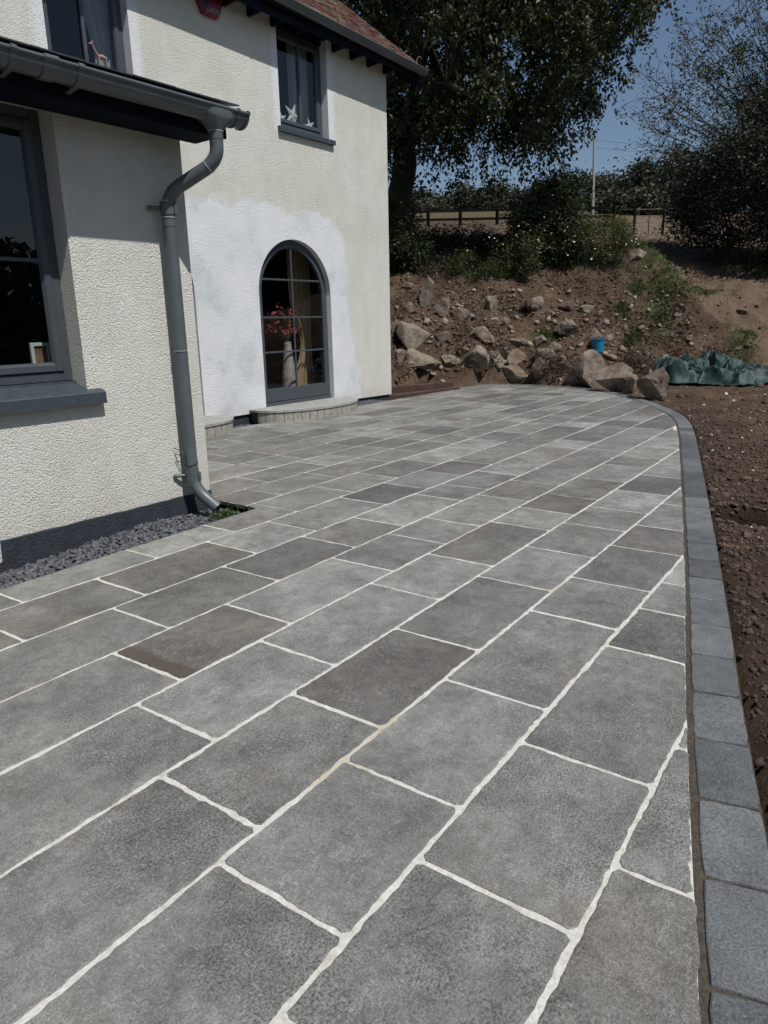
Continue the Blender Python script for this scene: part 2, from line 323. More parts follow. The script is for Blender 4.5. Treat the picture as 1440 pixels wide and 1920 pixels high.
# ------------------------------------------------------------------ object builders
ORI = {}                                        # object -> origin in its own frame ('W' world, 'H' house)
def tag(o, label, cat, group=None, kind=None):
    if label: o['label'] = label
    if cat: o['category'] = cat
    if group: o['group'] = group
    if kind: o['kind'] = kind
    return o
def root(name, origin, label, cat, frame='W', group=None, kind=None):
    o = bpy.data.objects.new(name, None); COL.objects.link(o); o.empty_display_size = 0.2
    place(o, origin, frame); return tag(o, label, cat, group, kind)
def place(o, origin, frame):
    ORI[o.name] = (Vector(origin), frame)
    if frame == 'H': o.location = HM(*origin); o.rotation_euler = (0, 0, -TH)
    else: o.location = origin
def mobj(name, V, F, mat, parent=None, origin=None, frame='W', smooth=False, tone=None, tonedom='POINT', mats=None, midx=None):
    V = np.asarray(V, float).reshape(-1, 3)
    if parent is not None: org, frame = ORI[parent.name]
    else: org = Vector(origin if origin is not None else (0, 0, 0))
    me = bpy.data.meshes.new(name)
    Vl = V - np.array(org)
    if isinstance(F, np.ndarray):
        k = F.shape[1]; nf = len(F)
        me.vertices.add(len(V)); me.vertices.foreach_set('co', Vl.astype(np.float32).ravel())
        me.loops.add(nf*k); me.loops.foreach_set('vertex_index', F.astype(np.int32).ravel())
        me.polygons.add(nf); me.polygons.foreach_set('loop_start', np.arange(0, nf*k, k, dtype=np.int32))
        me.polygons.foreach_set('loop_total', np.full(nf, k, np.int32)); me.update(calc_edges=True)
    else:
        me.from_pydata(Vl.tolist(), [], F); me.update()
    a = me.attributes.new('P', 'FLOAT_VECTOR', 'POINT'); a.data.foreach_set('vector', V.astype(np.float32).ravel())
    if tone is not None:
        tone = np.asarray(tone, np.float32)
        if tone.ndim == 1: t = me.attributes.new('tone', 'FLOAT', tonedom); t.data.foreach_set('value', tone)
        else:
            t = me.attributes.new('tone' if tone.shape[1] == 3 else 'zone', 'FLOAT_COLOR', tonedom)
            c = np.ones((len(tone), 4), np.float32); c[:, :3] = tone[:, :3]; t.data.foreach_set('color', c.ravel())
    for m in (mats or [mat]): me.materials.append(M[m])
    if midx is not None: me.polygons.foreach_set('material_index', np.asarray(midx, np.int32))
    if smooth: me.polygons.foreach_set('use_smooth', np.ones(len(me.polygons), bool))
    o = bpy.data.objects.new(name, me); COL.objects.link(o)
    if parent is not None: o.parent = parent; ORI[o.name] = ORI[parent.name]
    else: place(o, org, frame)
    return o
class MB:
    def __init__(s): s.V = []; s.F = []; s.T = []; s.I = []; s.mi = 0
    def add(s, V, F, tone=0.5):
        b = len(s.V); s.V += [tuple(v) for v in V]; s.F += [tuple(b+i for i in f) for f in F]; s.T += [tone]*len(V); s.I += [s.mi]*len(F)
    def box(s, x0, y0, z0, x1, y1, z1, tone=0.5, ch=0.0):
        if ch <= 0:
            V = [(x, y, z) for z in (z0, z1) for y in (y0, y1) for x in (x0, x1)]
            s.add(V, [(0, 2, 3, 1), (4, 5, 7, 6), (0, 1, 5, 4), (2, 6, 7, 3), (0, 4, 6, 2), (1, 3, 7, 5)], tone); return
        c = min(ch, (x1-x0)*.45, (y1-y0)*.45, (z1-z0)*.45); V = []; idx = {}
        for i, x in ((0, x0), (1, x1)):
            for j, y in ((0, y0), (1, y1)):
                for k, z in ((0, z0), (1, z1)):
                    sx = c if i == 0 else -c; sy = c if j == 0 else -c; sz = c if k == 0 else -c
                    idx[i, j, k, 0] = len(V); V.append((x, y+sy, z+sz))
                    idx[i, j, k, 1] = len(V); V.append((x+sx, y, z+sz))
                    idx[i, j, k, 2] = len(V); V.append((x+sx, y+sy, z))
        F = []
        for i in (0, 1):
            f = [idx[i, 0, 0, 0], idx[i, 1, 0, 0], idx[i, 1, 1, 0], idx[i, 0, 1, 0]]; F.append(f if i else f[::-1])
            f = [idx[0, i, 0, 1], idx[0, i, 1, 1], idx[1, i, 1, 1], idx[1, i, 0, 1]]; F.append(f if i else f[::-1])
            f = [idx[0, 0, i, 2], idx[1, 0, i, 2], idx[1, 1, i, 2], idx[0, 1, i, 2]]; F.append(f if i else f[::-1])
        for j in (0, 1):
            for k in (0, 1):
                F.append([idx[0, j, k, 1], idx[1, j, k, 1], idx[1, j, k, 2], idx[0, j, k, 2]])
                F.append([idx[j, 0, k, 0], idx[j, 1, k, 0], idx[j, 1, k, 2], idx[j, 0, k, 2]])
                F.append([idx[j, k, 0, 0], idx[j, k, 1, 0], idx[j, k, 1, 1], idx[j, k, 0, 1]])
        for i in (0, 1):
            for j in (0, 1):
                for k in (0, 1): F.append([idx[i, j, k, 0], idx[i, j, k, 1], idx[i, j, k, 2]])
        s.add(V, F, tone)
    def prism(s, poly, axis, a, b, tone=0.5):          # poly in the two other axes, extruded a..b
        n = len(poly)
        def P(u, v, w): return {0: (w, u, v), 1: (u, w, v), 2: (u, v, w)}[axis]
        V = [P(u, v, a) for u, v in poly]+[P(u, v, b) for u, v in poly]
        F = [tuple(range(n)), tuple(range(2*n-1, n-1, -1))]+[(i, (i+1) % n, n+(i+1) % n, n+i) for i in range(n)]
        s.add(V, F, tone)
    def tube(s, pts, rad, seg=16, cap=True, tone=0.5):
        pts = [Vector(p) for p in pts]; n = len(pts)
        if not hasattr(rad, '__len__'): rad = [rad]*n
        V = []; F = []; ref = None
        for i, p in enumerate(pts):
            d = (pts[min(i+1, n-1)]-pts[max(i-1, 0)]).normalized()
            if ref is None: ref = d.orthogonal().normalized()
            ref = (ref-d*ref.dot(d)).normalized(); q = d.cross(ref)
            for k in range(seg):
                t = 2*math.pi*k/seg; V.append(p+(ref*math.cos(t)+q*math.sin(t))*rad[i])
        for i in range(n-1):
            for k in range(seg):
                k2 = (k+1) % seg; F.append((i*seg+k, i*seg+k2, (i+1)*seg+k2, (i+1)*seg+k))
        if cap: F += [tuple(range(seg-1, -1, -1)), tuple((n-1)*seg+k for k in range(seg))]
        s.add(V, F, tone)
    def obj(s, name, mat, parent=None, tone=False, **kw):
        if tone: kw['tone'] = s.T
        if any(s.I): kw['midx'] = s.I
        return mobj(name, s.V, s.F, mat, parent, **kw)
def flat_smooth(o, deg=35):
    me = o.data; me.polygons.foreach_set('use_smooth', np.ones(len(me.polygons), bool))
    ang = R(deg); import bmesh
    bm = bmesh.new(); bm.from_mesh(me)
    for e in bm.edges:
        e.smooth = len(e.link_faces) == 2 and e.calc_face_angle(0) < ang
    bm.to_mesh(me); bm.free(); return o
def smooth_path(pts, n=8, r=0.05):
    """round the corners of a polyline with radius-like distance r"""
    pts = [Vector(p) for p in pts]; out = [pts[0]]
    for i in range(1, len(pts)-1):
        a, b, c = pts[i-1], pts[i], pts[i+1]
        d1 = min(r, (a-b).length*0.49); d2 = min(r, (c-b).length*0.49)
        p0 = b+(a-b).normalized()*d1; p2 = b+(c-b).normalized()*d2
        for k in range(n+1):
            t = k/n; out.append(p0*(1-t)**2+b*2*t*(1-t)+p2*t*t)
    out.append(pts[-1]); return out
# ------------------------------------------------------------------ paving
rng = random.Random(11); nr = np.random.RandomState(5)
IN = [(-3.2, -0.94), (-1.0, -0.41), (1.19, .12), (2.29, .39), (3.2, .60), (4.05, .80), (5.45, 1.135), (7.21, 1.56), (8.5, 1.88), (9.4, 2.13), (10.04, 2.37), (10.8, 2.76),
      (11.52, 3.2), (12.12, 3.65), (12.75, 4.22), (13.22, 4.95), (13.45, 5.75), (13.46, 6.42), (13.30, 6.72), (12.9, 6.86), (12.3, 6.93)]
def hw(a, b): v = HM(a, b); return (v.x, v.y)
HL0, HL1 = hw(6.0, 7.12), hw(11.2, 7.34)          # paving edge along the tall wall
def offset_poly(P, d):                            # shift outwards (right of travel direction)
    out = []
    for i, p in enumerate(P):
        a = P[max(i-1, 0)]; b = P[min(i+1, len(P)-1)]
        t = Vector((b[0]-a[0], b[1]-a[1])).normalized(); out.append((p[0]+t.y*d, p[1]-t.x*d))
    return out
def clip(poly, a, b, off=0.0):                    # keep what lies left of a->b
    t = Vector((b[0]-a[0], b[1]-a[1])).normalized(); n = Vector((-t.y, t.x))
    f = lambda p: (p[0]-a[0])*n.x+(p[1]-a[1])*n.y-off
    out = []
    for i in range(len(poly)):
        p, q = poly[i], poly[(i+1) % len(poly)]; fp, fq = f(p), f(q)
        if fp >= 0: out.append(p)
        if (fp >= 0) != (fq >= 0):
            k = fp/(fp-fq); out.append((p[0]+(q[0]-p[0])*k, p[1]+(q[1]-p[1])*k))
    return out
def area(p): return abs(sum(p[i][0]*p[(i+1) % len(p)][1]-p[(i+1) % len(p)][0]*p[i][1] for i in range(len(p))))/2
N0, N1 = hw(3.42, 3.0), hw(3.42, 8.0)             # right-hand end of the gravel bed
E0, E1 = hw(-3.0, 3.42), hw(3.42, 3.80)           # paving edge along the gravel bed (left is the house side)
cur = []
P_ = [Vector(p) for p in IN]
for i in range(len(P_)-1):
    p0, p1, p2, p3 = P_[max(i-1, 0)], P_[i], P_[i+1], P_[min(i+2, len(P_)-1)]
    for k in range(24):
        t = k/24; cur.append(.5*((2*p1)+(p2-p0)*t+(2*p0-5*p1+4*p2-p3)*t*t+(3*p1-p0-3*p2+p3)*t**3))
cur.append(P_[-1])
CLIP = [(p.x, p.y) for p in cur[::8]]
def _inside(p):
    x = sum(q[0] for q in p)/len(p); y = sum(q[1] for q in p)/len(p); P = CLIP+[(12.3, 12), (-3.2, 12)]; c = False; j = len(P)-1
    for i in range(len(P)):
        if (P[i][1] > y) != (P[j][1] > y) and x < (P[j][0]-P[i][0])*(y-P[i][1])/(P[j][1]-P[i][1])+P[i][0]: c = not c
        j = i
    return c
def cut(poly):
    mx_, my_ = sum(p[0] for p in poly)/len(poly), sum(p[1] for p in poly)/len(poly)
    for i in range(len(CLIP)-1):
        if math.hypot((CLIP[i][0]+CLIP[i+1][0])/2-mx_, (CLIP[i][1]+CLIP[i+1][1])/2-my_) > .75 and mx_ < 13.0 and (CLIP[i+1][0]-CLIP[i][0])*(my_-CLIP[i][1])-(CLIP[i+1][1]-CLIP[i][1])*(mx_-CLIP[i][0]) > 0: continue
        if mx_ < 9 and math.hypot((CLIP[i][0]+CLIP[i+1][0])/2-mx_, (CLIP[i][1]+CLIP[i+1][1])/2-my_) > .75: continue
        poly = clip(poly, CLIP[i], CLIP[i+1], 0.007)
        if len(poly) < 3: return []
    if len(poly) > 2: poly = clip(poly, HL1, HL0)
    if len(poly) < 3: return []
    if area(clip(poly, E1, E0) or [(0, 0)]*3) > area(poly)-1e-5: return [poly] if area(poly) > 0.0015 and _inside(poly) else []
    right = clip(poly, N1, N0); left = clip(poly, N0, N1)
    out = []
    if len(right) > 2: out.append(right)
    if len(left) > 2:
        left = clip(left, E1, E0)
        if len(left) > 2: out.append(left)
    return [p for p in out if area(p) > 0.0015 and _inside(p)]
lines = [-0.84, -0.43, -0.02, .395, .808, 1.218, 1.630, 2.048, 2.478, 2.906, 3.344, 3.788, 4.20, 4.62, 5.04, 5.46, 5.88, 6.30, 6.72, 7.14]
cross = {2: [1.5], 3: [1.25, 1.86, 2.69, 3.155, 3.545], 4: [-.435, .365, .965, 1.475, 2.085, 2.865, 3.385, 4.015, 4.52, 5.16],
         5: [-.49, .31, 1.11, 1.69, 2.365, 3.14, 3.74, 4.33, 4.825, 5.415, 6.065, 6.605], 6: [-.07, .53, 1.33, 1.95, 2.75, 3.32, 4.11, 4.555, 5.03, 5.70, 6.365, 6.80, 7.42, 8.12],
         7: [.136, .736, 1.536, 2.155, 2.97, 3.53, 3.975, 4.74, 5.335, 5.87, 6.68, 7.095, 7.93], 8: [.425, 1.025, 1.825, 2.53, 3.195, 3.72, 4.515, 4.93, 5.535, 6.3, 6.975, 7.49, 8.13],
         9: [-.005, .595, 1.395, 2.025, 2.80, 3.335, 4.13, 4.715, 5.295, 5.855, 6.545], 10: [1.63, 2.43, 3.045, 3.64, 4.32, 4.935, 5.67], 11: [3.35, 3.95, 4.70, 5.50]}
special = {(5, .31): (.42, .15, .3), (6, .53): (.58, .1, .5), (7, .736): (.55, .1, .6), (8, 1.025): (.5, .1, .2), (4, .365): (.55, .1, .2), (8, .425): (.5, .3, .4), (7, 1.536): (.22, .85, .2), (5, 1.69): (.06, .62, .4), (6, 4.555): (.03, .7, .2), (6, 3.32): (.35, .45, 1.), (9, 1.395): (.3, .55, .9), (9, .6): (.35, .8, 1.), (7, 2.155): (.88, .0, .1),
           (6, 1.33): (.80, .0, .1), (6, 1.95): (.75, .05, .3), (5, .3): (.45, .1, .6), (4, 1.475): (.5, .05, .2), (3, 1.25): (.62, .12, .9), (4, .965): (.5, .0, .1), (5, 1.11): (.42, .2, .5),
           (6, .7): (.55, .1, .4), (5, 2.365): (.25, .2, .3), (4, 2.085): (.55, .2, .9), (3, 1.86): (.42, .05, .2), (8, 1.825): (.25, .3, .2), (7, .75): (.6, .1, .5), (5, 3.14): (.7, .0, .3)}
SV = []; SF = []; ST = []
def emit_slab(poly, tone):
    # corner trimming, wandering hand-worked edge, chamfered arris
    n = len(poly); cx = sum(p[0] for p in poly)/n; cy = sum(p[1] for p in poly)/n
    if sum(poly[i][0]*poly[(i+1) % n][1]-poly[(i+1) % n][0]*poly[i][1] for i in range(n)) < 0: poly = poly[::-1]
    near = math.hypot(cx, cy) < 6; pts = []
    for i in range(n):
        p = Vector(poly[i]); q = Vector(poly[(i+1) % n]); e = q-p; L = e.length
        if L < 0.004: continue
        t = e/L; nn = Vector((t.y, -t.x)); c = min(rng.uniform(.008, .02), L*.3); k = max(1, int(L/(.022 if math.hypot(cx, cy) < 3.2 else .04 if near else .2)))
        for j in range(k+1):
            s = c+(L-2*c)*j/k; w = -abs(rng.gauss(0, .0026)) if 0 < j < k else -.001
            w += .0045*mnoise.noise(Vector((p.x*9+s*11, p.y*9, 1.3)))
            pts.append(p+t*s+nn*w)
    m = len(pts); dz = rng.uniform(-.0012, .0012); b = len(SV)
    cv = Vector((cx, cy))
    for z, ins in ((-.03, 0), (-.0035+dz, 0), (-.0010+dz, .0022), (dz, .0065)):
        for p in pts:
            d = cv-p; d = d/max(d.length, 1e-6)*ins; SV.append((p.x+d.x, p.y+d.y, z))
    for r in range(3):
        for i in range(m):
            j = (i+1) % m; SF.append((b+r*m+i, b+r*m+j, b+(r+1)*m+j, b+(r+1)*m+i))
    SF.append(tuple(b+3*m+i for i in range(m))); ST.extend([tone]*(4*m))
for ci in range(len(lines)-1):
    y0, y1 = lines[ci], lines[ci+1]; xs = list(cross.get(ci, [rng.uniform(2.6, 3.2)]))
    while xs[0] > -3: xs.insert(0, xs[0]-rng.choice([.6, .8, .6, .8, .5]))
    while xs[-1] < 14: xs.append(xs[-1]+rng.choice([.6, .8, .6, .5, .45]))
    for k in range(len(xs)-1):
        x0, x1 = xs[k], xs[k+1]
        if x1 < -1.5: continue
        j = lambda: rng.uniform(.0036, .0068)
        poly = [(x0+j(), y0+j()), (x1-j(), y0+j()), (x1-j(), y1-j()), (x0+j(), y1-j())]
        tone = (min(1, max(0, rng.gauss(.52, .29))), max(0, rng.gauss(.12, .2)) if rng.random() < .8 else rng.uniform(.4, .8), rng.random()*rng.random())
        if rng.random() < .07: tone = (.08, rng.uniform(.1, .4), .2)
        for (a, b_), v in special.items():
            if a == ci and abs(x0-b_) < .12: tone = v
        for p in cut(poly): emit_slab(p, tone)
patio = mobj('patio', SV, SF, 'flagstone', origin=(5, 3, 0), tone=ST); tag(patio, 'grey flagstone patio with pale mortar joints', None, kind='structure')
bed = [IN[i] for i in range(len(IN))]+[HL1, HL0]
def fan_sheet(parts, z):
    V = []; F = []
    for poly in parts:
        t = tessellate_polygon([[Vector((p[0], p[1], 0)) for p in poly]]); b = len(V)
        V += [(p[0], p[1], z) for p in poly]; F += [tuple(b+i for i in f) for f in t]
    return V, F
bp = clip(CLIP+[(12.3, 12), (-3.2, 12)], HL1, HL0)
parts = [clip(bp, N1, N0)]; lft = clip(clip(bp, N0, N1), E1, E0); parts.append(lft)
V, F = fan_sheet(parts, -.0030)
mobj('mortar_joints', V, F, 'mortar', parent=patio)
# kerb of tumbled setts
acc = [0]
for i in range(len(cur)-1): acc.append(acc[-1]+(cur[i+1]-cur[i]).length)
def along(s):
    s = min(max(s, 0), acc[-1]-1e-6); lo = int(np.searchsorted(acc, s))-1; lo = max(lo, 0)
    k = (s-acc[lo])/(acc[lo+1]-acc[lo]); p = cur[lo].lerp(cur[lo+1], k); t = (cur[lo+1]-cur[lo]).normalized()
    return p, Vector((t.y, -t.x))
kb = MB(); s0 = 1.5; KT = []
WID = .158
while s0 < acc[-1]-.3:
    L = rng.uniform(.285, .325); 
    g = .0045
    segs = []
    nn = 6; 
    ring = []
    for j in range(nn+1): ring.append((s0+g+(L-2*g)*j/nn, .0))
    for j in range(1, 4): ring.append((s0+L-g, WID*j/4))
    for j in range(nn, -1, -1): ring.append((s0+g+(L-2*g)*j/nn, WID))
    for j in range(3, 0, -1): ring.append((s0+g, WID*j/4))
    pts = []; cs = s0+L/2
    for (s_, w_) in ring:
        sj = s_+rng.uniform(-.0022, .0022); wj = w_+rng.uniform(-.0022, .0022)
        if abs(w_-WID/2) > WID*.49 and abs(abs(s_-cs)-(L/2-g)) < 1e-6: sj += .0035*(1 if s_ < cs else -1); wj += .0035*(1 if w_ < WID/2 else -1)
        p, n_ = along(sj); q = p+n_*(.007+wj); pts.append(q)
    cpt, n_ = along(cs); cpt = cpt+n_*(.007+WID/2); b = len(kb.V); m = len(pts); dz = rng.uniform(-.002, .003)+.003
    tone = (rng.random(), rng.random(), rng.random())
    V = []
    for z, ins in ((-.07, 0), (-.006+dz, 0), (-.0018+dz, .0018), (dz, .006)):
        for p in pts:
            d = cpt-p; d = d/d.length*ins; V.append((p.x+d.x, p.y+d.y, z))
    F = [tuple(r*m+i for i, r in ()) for _ in ()]
    for r in range(3):
        for i in range(m): j = (i+1) % m; F.append((r*m+j, r*m+i, (r+1)*m+i, (r+1)*m+j))
    F.append(tuple(3*m+i for i in reversed(range(m)))); kb.add(V, F, tone); s0 += L
kerb = mobj('kerb', kb.V, kb.F, 'sett', origin=(5, 1, 0), tone=kb.T); tag(kerb, 'dark blue-grey stone sett edging round the patio', None, kind='structure')
V = []; F = []
for i, s_ in enumerate(np.arange(1.4, acc[-1]-.25, .06)):
    p, n_ = along(s_); jj = .004*mnoise.noise(Vector((s_*9, 0, 0)))
    for w, z in ((-.012+jj, -.0014), (.010, -.0020), (.012+WID, -.009)): q = p+n_*w; V.append((q.x, q.y, z))
    if i:
        b = (i-1)*3; F += [(b, b+3, b+4, b+1), (b+1, b+4, b+5, b+2)]
mobj('kerb_mortar', V, [f[::-1] for f in F], 'dark_mortar', parent=kerb)

# ------------------------------------------------------------------ ground
CT = []
def cp(px, py, d): v = at(px, py, d); CT.append((v.x, v.y, v.z))
for a in [(740, 700, 14.2), (760, 640, 15.0), (760, 560, 16.5), (760, 520, 17.6), (900, 700, 14.6), (900, 640, 15.5), (900, 580, 16.8), (900, 520, 18), (1000, 705, 14.9), (1000, 640, 15.8), (1000, 580, 17),
          (1000, 520, 18.3), (1100, 700, 14.9), (1100, 650, 15.6), (1100, 600, 16.8), (1100, 540, 18.2), (1100, 500, 19.3), (1180, 690, 15.2), (1180, 640, 16.2), (1180, 580, 17.5), (1180, 520, 18.8),
          (1188, 474, 20), (1225, 500, 19.4), (1260, 540, 18.7), (1295, 575, 18.1), (1330, 610, 17.5), (1400, 660, 16.6), (1440, 690, 16.0), (1250, 685, 15.6), (1310, 690, 15.4), (1250, 620, 16.9), (1230, 570, 17.9),
          (1440, 640, 17.8), (1440, 560, 20.5), (1440, 500, 24), (1350, 520, 22.5), (1300, 480, 25), (1350, 450, 29), (1440, 450, 28), (1230, 450, 29), (1340, 560, 20), (1270, 505, 22),
          (1285, 558, 20.6), (1350, 616, 19.3), (1420, 664, 18.2), (1225, 494, 21.2), (760, 450, 22), (900, 450, 22.5), (1000, 450, 22.5), (1100, 450, 24), (800, 424, 38), (940, 422, 38), (1060, 424, 38), (1190, 440, 35), (1290, 438, 35), (1440, 435, 34),
          (800, 408, 50), (1000, 405, 50), (1200, 408, 50), (1440, 410, 50), (800, 400, 70), (1100, 397, 70), (1440, 397, 70), (600, 420, 45), (600, 470, 24), (650, 560, 17)]: cp(*a)
for s_ in np.arange(1.0, acc[-1], 1.3):
    p, n_ = along(s_)
    for off, z in ((.2, -.035), (.9, -.03)):
        q = p+n_*off
        if q.y < 6.3 or off < .5: CT.append((q.x, q.y, z if q.x < 12.2 else .05*off))
CT += [(13.6, 1.2, .10), (12, -.5, .03), (15.5, -.5, .30), (14, -2.5, .3), (8, -2, -.05), (4, -2, -.08), (0, -3, -.1), (-6, -4, -.15), (-8, 4, -.15), (10, -6, .3), (20, -3, 1.6), (26, -6, 3.2), (34, -12, 4.5), (0, -14, -.3), (16, -14, .5),
       (-14, -14, -.3), (10.4, 7.7, -.02), (10.8, 9, .3), (11.5, 12, 1.2), (8, 15, 1.6), (0, 14, .8), (-10, 14, .3), (14, 20, 4.5), (0, 28, 4), (50, 55, 10), (0, 70, 9), (30, 30, 6.6), (90, 0, 9), (60, -25, 7)]
CT = np.array(CT)
def _U(r2): return np.where(r2 > 1e-9, .5*r2*np.log(np.maximum(r2, 1e-9)), 0)
def tps(C, lam=.02):
    n = len(C); d2 = ((C[:, None, :2]-C[None, :, :2])**2).sum(-1); A = np.zeros((n+3, n+3)); A[:n, :n] = _U(d2)+lam*np.eye(n)
    A[:n, n] = 1; A[:n, n+1:] = C[:, :2]; A[n, :n] = 1; A[n+1:, :n] = C[:, :2].T
    return np.linalg.solve(A, np.r_[C[:, 2], 0, 0, 0])
CREST = [at(*a)[:2] for a in ((1188, 480, 20.1), (1225, 508, 19.5), (1262, 545, 18.8), (1298, 580, 18.1), (1332, 614, 17.5), (1400, 664, 16.6))]
TW = tps(CT); CURV = np.array([(p.x, p.y) for p in cur[::6]])
OUTP = np.array([(lambda pn: (pn[0].x+pn[1].x*.175, pn[0].y+pn[1].y*.175))(along(s)) for s in np.arange(0, acc[-1], .25)])
def psdf(x, y):                                   # signed distance to the outside of the kerb (negative inside)
    m = np.full(x.shape, -1e9)
    P = np.vstack([OUTP[::2], OUTP[-1:], [HL1], [HL0]])
    for i in range(len(P)-1):
        t = P[i+1]-P[i]; L = np.hypot(*t)
        if L < 1e-6: continue
        t = t/L; m = np.maximum(m, (x-P[i][0])*t[1]-(y-P[i][1])*t[0])
    return m
def hinv(x, y): return x*math.cos(TH)-y*math.sin(TH), x*math.sin(TH)+y*math.cos(TH)
HC = onz(1425, 957); HA = math.atan2(HC.y, HC.x)
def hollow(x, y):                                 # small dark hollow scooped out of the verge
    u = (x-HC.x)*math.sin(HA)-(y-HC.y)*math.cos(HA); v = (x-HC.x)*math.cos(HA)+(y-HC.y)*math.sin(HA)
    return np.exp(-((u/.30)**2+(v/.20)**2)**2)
def ground(x, y, detail=True):
    x = np.atleast_1d(np.asarray(x, float)); y = np.atleast_1d(np.asarray(y, float)); z = np.zeros(x.shape)
    r = np.hypot(x, y); k = np.minimum(1, 85/np.maximum(r, 1e-6)); xc, yc = x*k, y*k
    for i in range(0, len(x), 20000):
        a, b = xc[i:i+20000], yc[i:i+20000]; d2 = (a[:, None]-CT[:, 0])**2+(b[:, None]-CT[:, 1])**2
        z[i:i+20000] = _U(d2)@TW[:len(CT)]+TW[-3]+TW[-2]*a+TW[-1]*b
    z = np.clip(z, -.6, 11.5)
    sd = psdf(x, y)
    if detail:
        am = np.clip(sd/1.2, 0, 1); sl = np.clip((z-.15)/.6, 0, 1); far = np.clip((45-r)/20, 0.0, 1)
        z = z+(fbm(x*.9, y*.9, 4, 3)*.16*sl+fbm(x*3.2, y*3.2, 4, 9, .6)*(.035+.11*sl)*am+fbm(x*9, y*9, 3, 21, .7)*(.022+.055*sl)*np.clip(sd/.15, 0, 1))*np.maximum(far, .1)
    cr_ = np.full(x.shape, 9.0)
    for i in range(len(CREST)-1):
        a, b = CREST[i], CREST[i+1]; t = np.clip(((x-a[0])*(b[0]-a[0])+(y-a[1])*(b[1]-a[1]))/((b[0]-a[0])**2+(b[1]-a[1])**2), 0, 1); cr_ = np.minimum(cr_, np.hypot(x-a[0]-t*(b[0]-a[0]), y-a[1]-t*(b[1]-a[1])))
    z = z+.30*np.exp(-(cr_/.40)**2)
    z = z-.26*hollow(x, y)
    A, B = hinv(x, y)
    # poured soil never lies over the paving
    z = np.where((sd < .9) & (sd > 0) & (x < 12.4), np.minimum(z, -.028+.05*np.clip(sd, 0, 1)), z)
    z = np.where(sd < 0, -.16, z)
    gb = (A < 10.35) & (B > 3.3) & (B < 14) & (A > -12); z = np.where(gb, np.where(A > 10, np.minimum(z, -.08), -.2), z)
    return z
def gz(x, y, detail=True): return float(ground([x], [y], detail)[0])
def hit(px, py, d0=12.0, d1=60.0):
    ds = np.arange(d0, d1, .06); v = pdir(px, py); h = math.hypot(v.x, v.y)
    x = v.x/h*ds; y = v.y/h*ds; zr = CH+v.z/h*ds; g = ground(x, y); k = np.where(g >= zr)[0]
    i = k[0] if len(k) else len(ds)-1
    return Vector((x[i], y[i], g[i])), ds[i]
xs = np.r_[np.arange(-90, -6, 6), np.arange(-6, -1, .5), np.arange(-1, 22, .075), np.arange(22, 40, .35), np.arange(40, 90, 2.5), np.arange(90, 400, 30)]
ys = np.r_[np.arange(-90, -12, 6), np.arange(-12, -3, .5), np.arange(-3, 1, .075), np.arange(1, 14.5, .085), np.arange(14.5, 30, .35), np.arange(30, 80, 2.5), np.arange(80, 400, 30)]
X, Y = np.meshgrid(xs, ys, indexing='ij'); Z = ground(X.ravel(), Y.ravel())
nx, ny = len(xs), len(ys); I = np.arange(nx*ny).reshape(nx, ny)
Fg = np.stack([I[:-1, :-1], I[1:, :-1], I[1:, 1:], I[:-1, 1:]], -1).reshape(-1, 4)
fx, fy = X.ravel(), Y.ravel(); rr = np.hypot(fx, fy); sd = psdf(fx, fy)
damp_shade = np.clip(1.15-sd/(.55+.9*np.clip((9-fx)/9, 0, 1)), 0, 1)*np.clip((11.5-fx)/2, 0, 1)*(.75+.5*fbm(fx*2, fy*2, 3, 5))
hol_shade = hollow(fx, fy); damp_shade = np.maximum(damp_shade, np.clip(hol_shade*1.6, 0, 1))  # hollow joins the moist-earth mask as painted shade
grass_px = [(1193, 530, 16, 26), (1165, 578, 14, 12), (1193, 628, 14, 12), (1245, 490, 36, 16), (1425, 490, 24, 20), (1025, 628, 20, 16), (1310, 545, 40, 12), (1395, 636, 20, 14), (1240, 588, 14, 8), (1180, 640, 10, 8)]
GP = []
for (px, py, w, h) in grass_px:
    p, d = hit(px, py+h*.4); q, _ = hit(px, py-h); GP.append((p.x, p.y, w/FPX*d, max(.3, min(2.5, math.hypot(q.x-p.x, q.y-p.y)*.6)), math.atan2(p.y, p.x)))
grs = np.zeros(len(fx))
for (gx, gy, rw, rl, th) in GP:
    u = (fx-gx)*math.cos(th)+(fy-gy)*math.sin(th); v = -(fx-gx)*math.sin(th)+(fy-gy)*math.cos(th)
    grs = np.maximum(grs, np.clip(1.5-np.hypot(u/rl, v/rw), 0, 1))
dry = np.clip((rr-42)/6, 0, 1); az_ = np.degrees(np.arctan2(fy, fx)); azc = np.interp(rr, [16.0, 16.6, 17.5, 18.1, 18.8, 19.5, 20.1, 24], [math.degrees(math.atan2(*at(p_, 600, 10)[:2][::-1])) for p_ in (1440, 1398, 1330, 1294, 1258, 1222, 1186, 1170)]); pth = np.clip((azc-az_)/.8+.3, 0, 1)*np.clip((rr-16)/.8, 0, 1)*(fx > 5)
back = np.clip((-(fy)-2.6)/1.5, 0, 1)*np.clip((26-fx)/6, 0, 1); grs = np.maximum(grs, back)
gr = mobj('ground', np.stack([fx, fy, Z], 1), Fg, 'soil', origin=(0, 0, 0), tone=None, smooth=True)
za = gr.data.attributes.new('zone', 'FLOAT_COLOR', 'POINT'); za.data.foreach_set('color', np.stack([damp_shade, grs, dry, np.ones(len(fx))], 1).astype(np.float32).ravel())
ho_ = gr.data.attributes.new('hollow', 'FLOAT', 'POINT'); ho_.data.foreach_set('value', np.clip(hol_shade*1.8, 0, 1).astype(np.float32)); pa_ = gr.data.attributes.new('path', 'FLOAT', 'POINT'); pa_.data.foreach_set('value', pth.astype(np.float32)); tag(gr, 'bare brown earth bank and slope beside the patio', None, kind='structure')

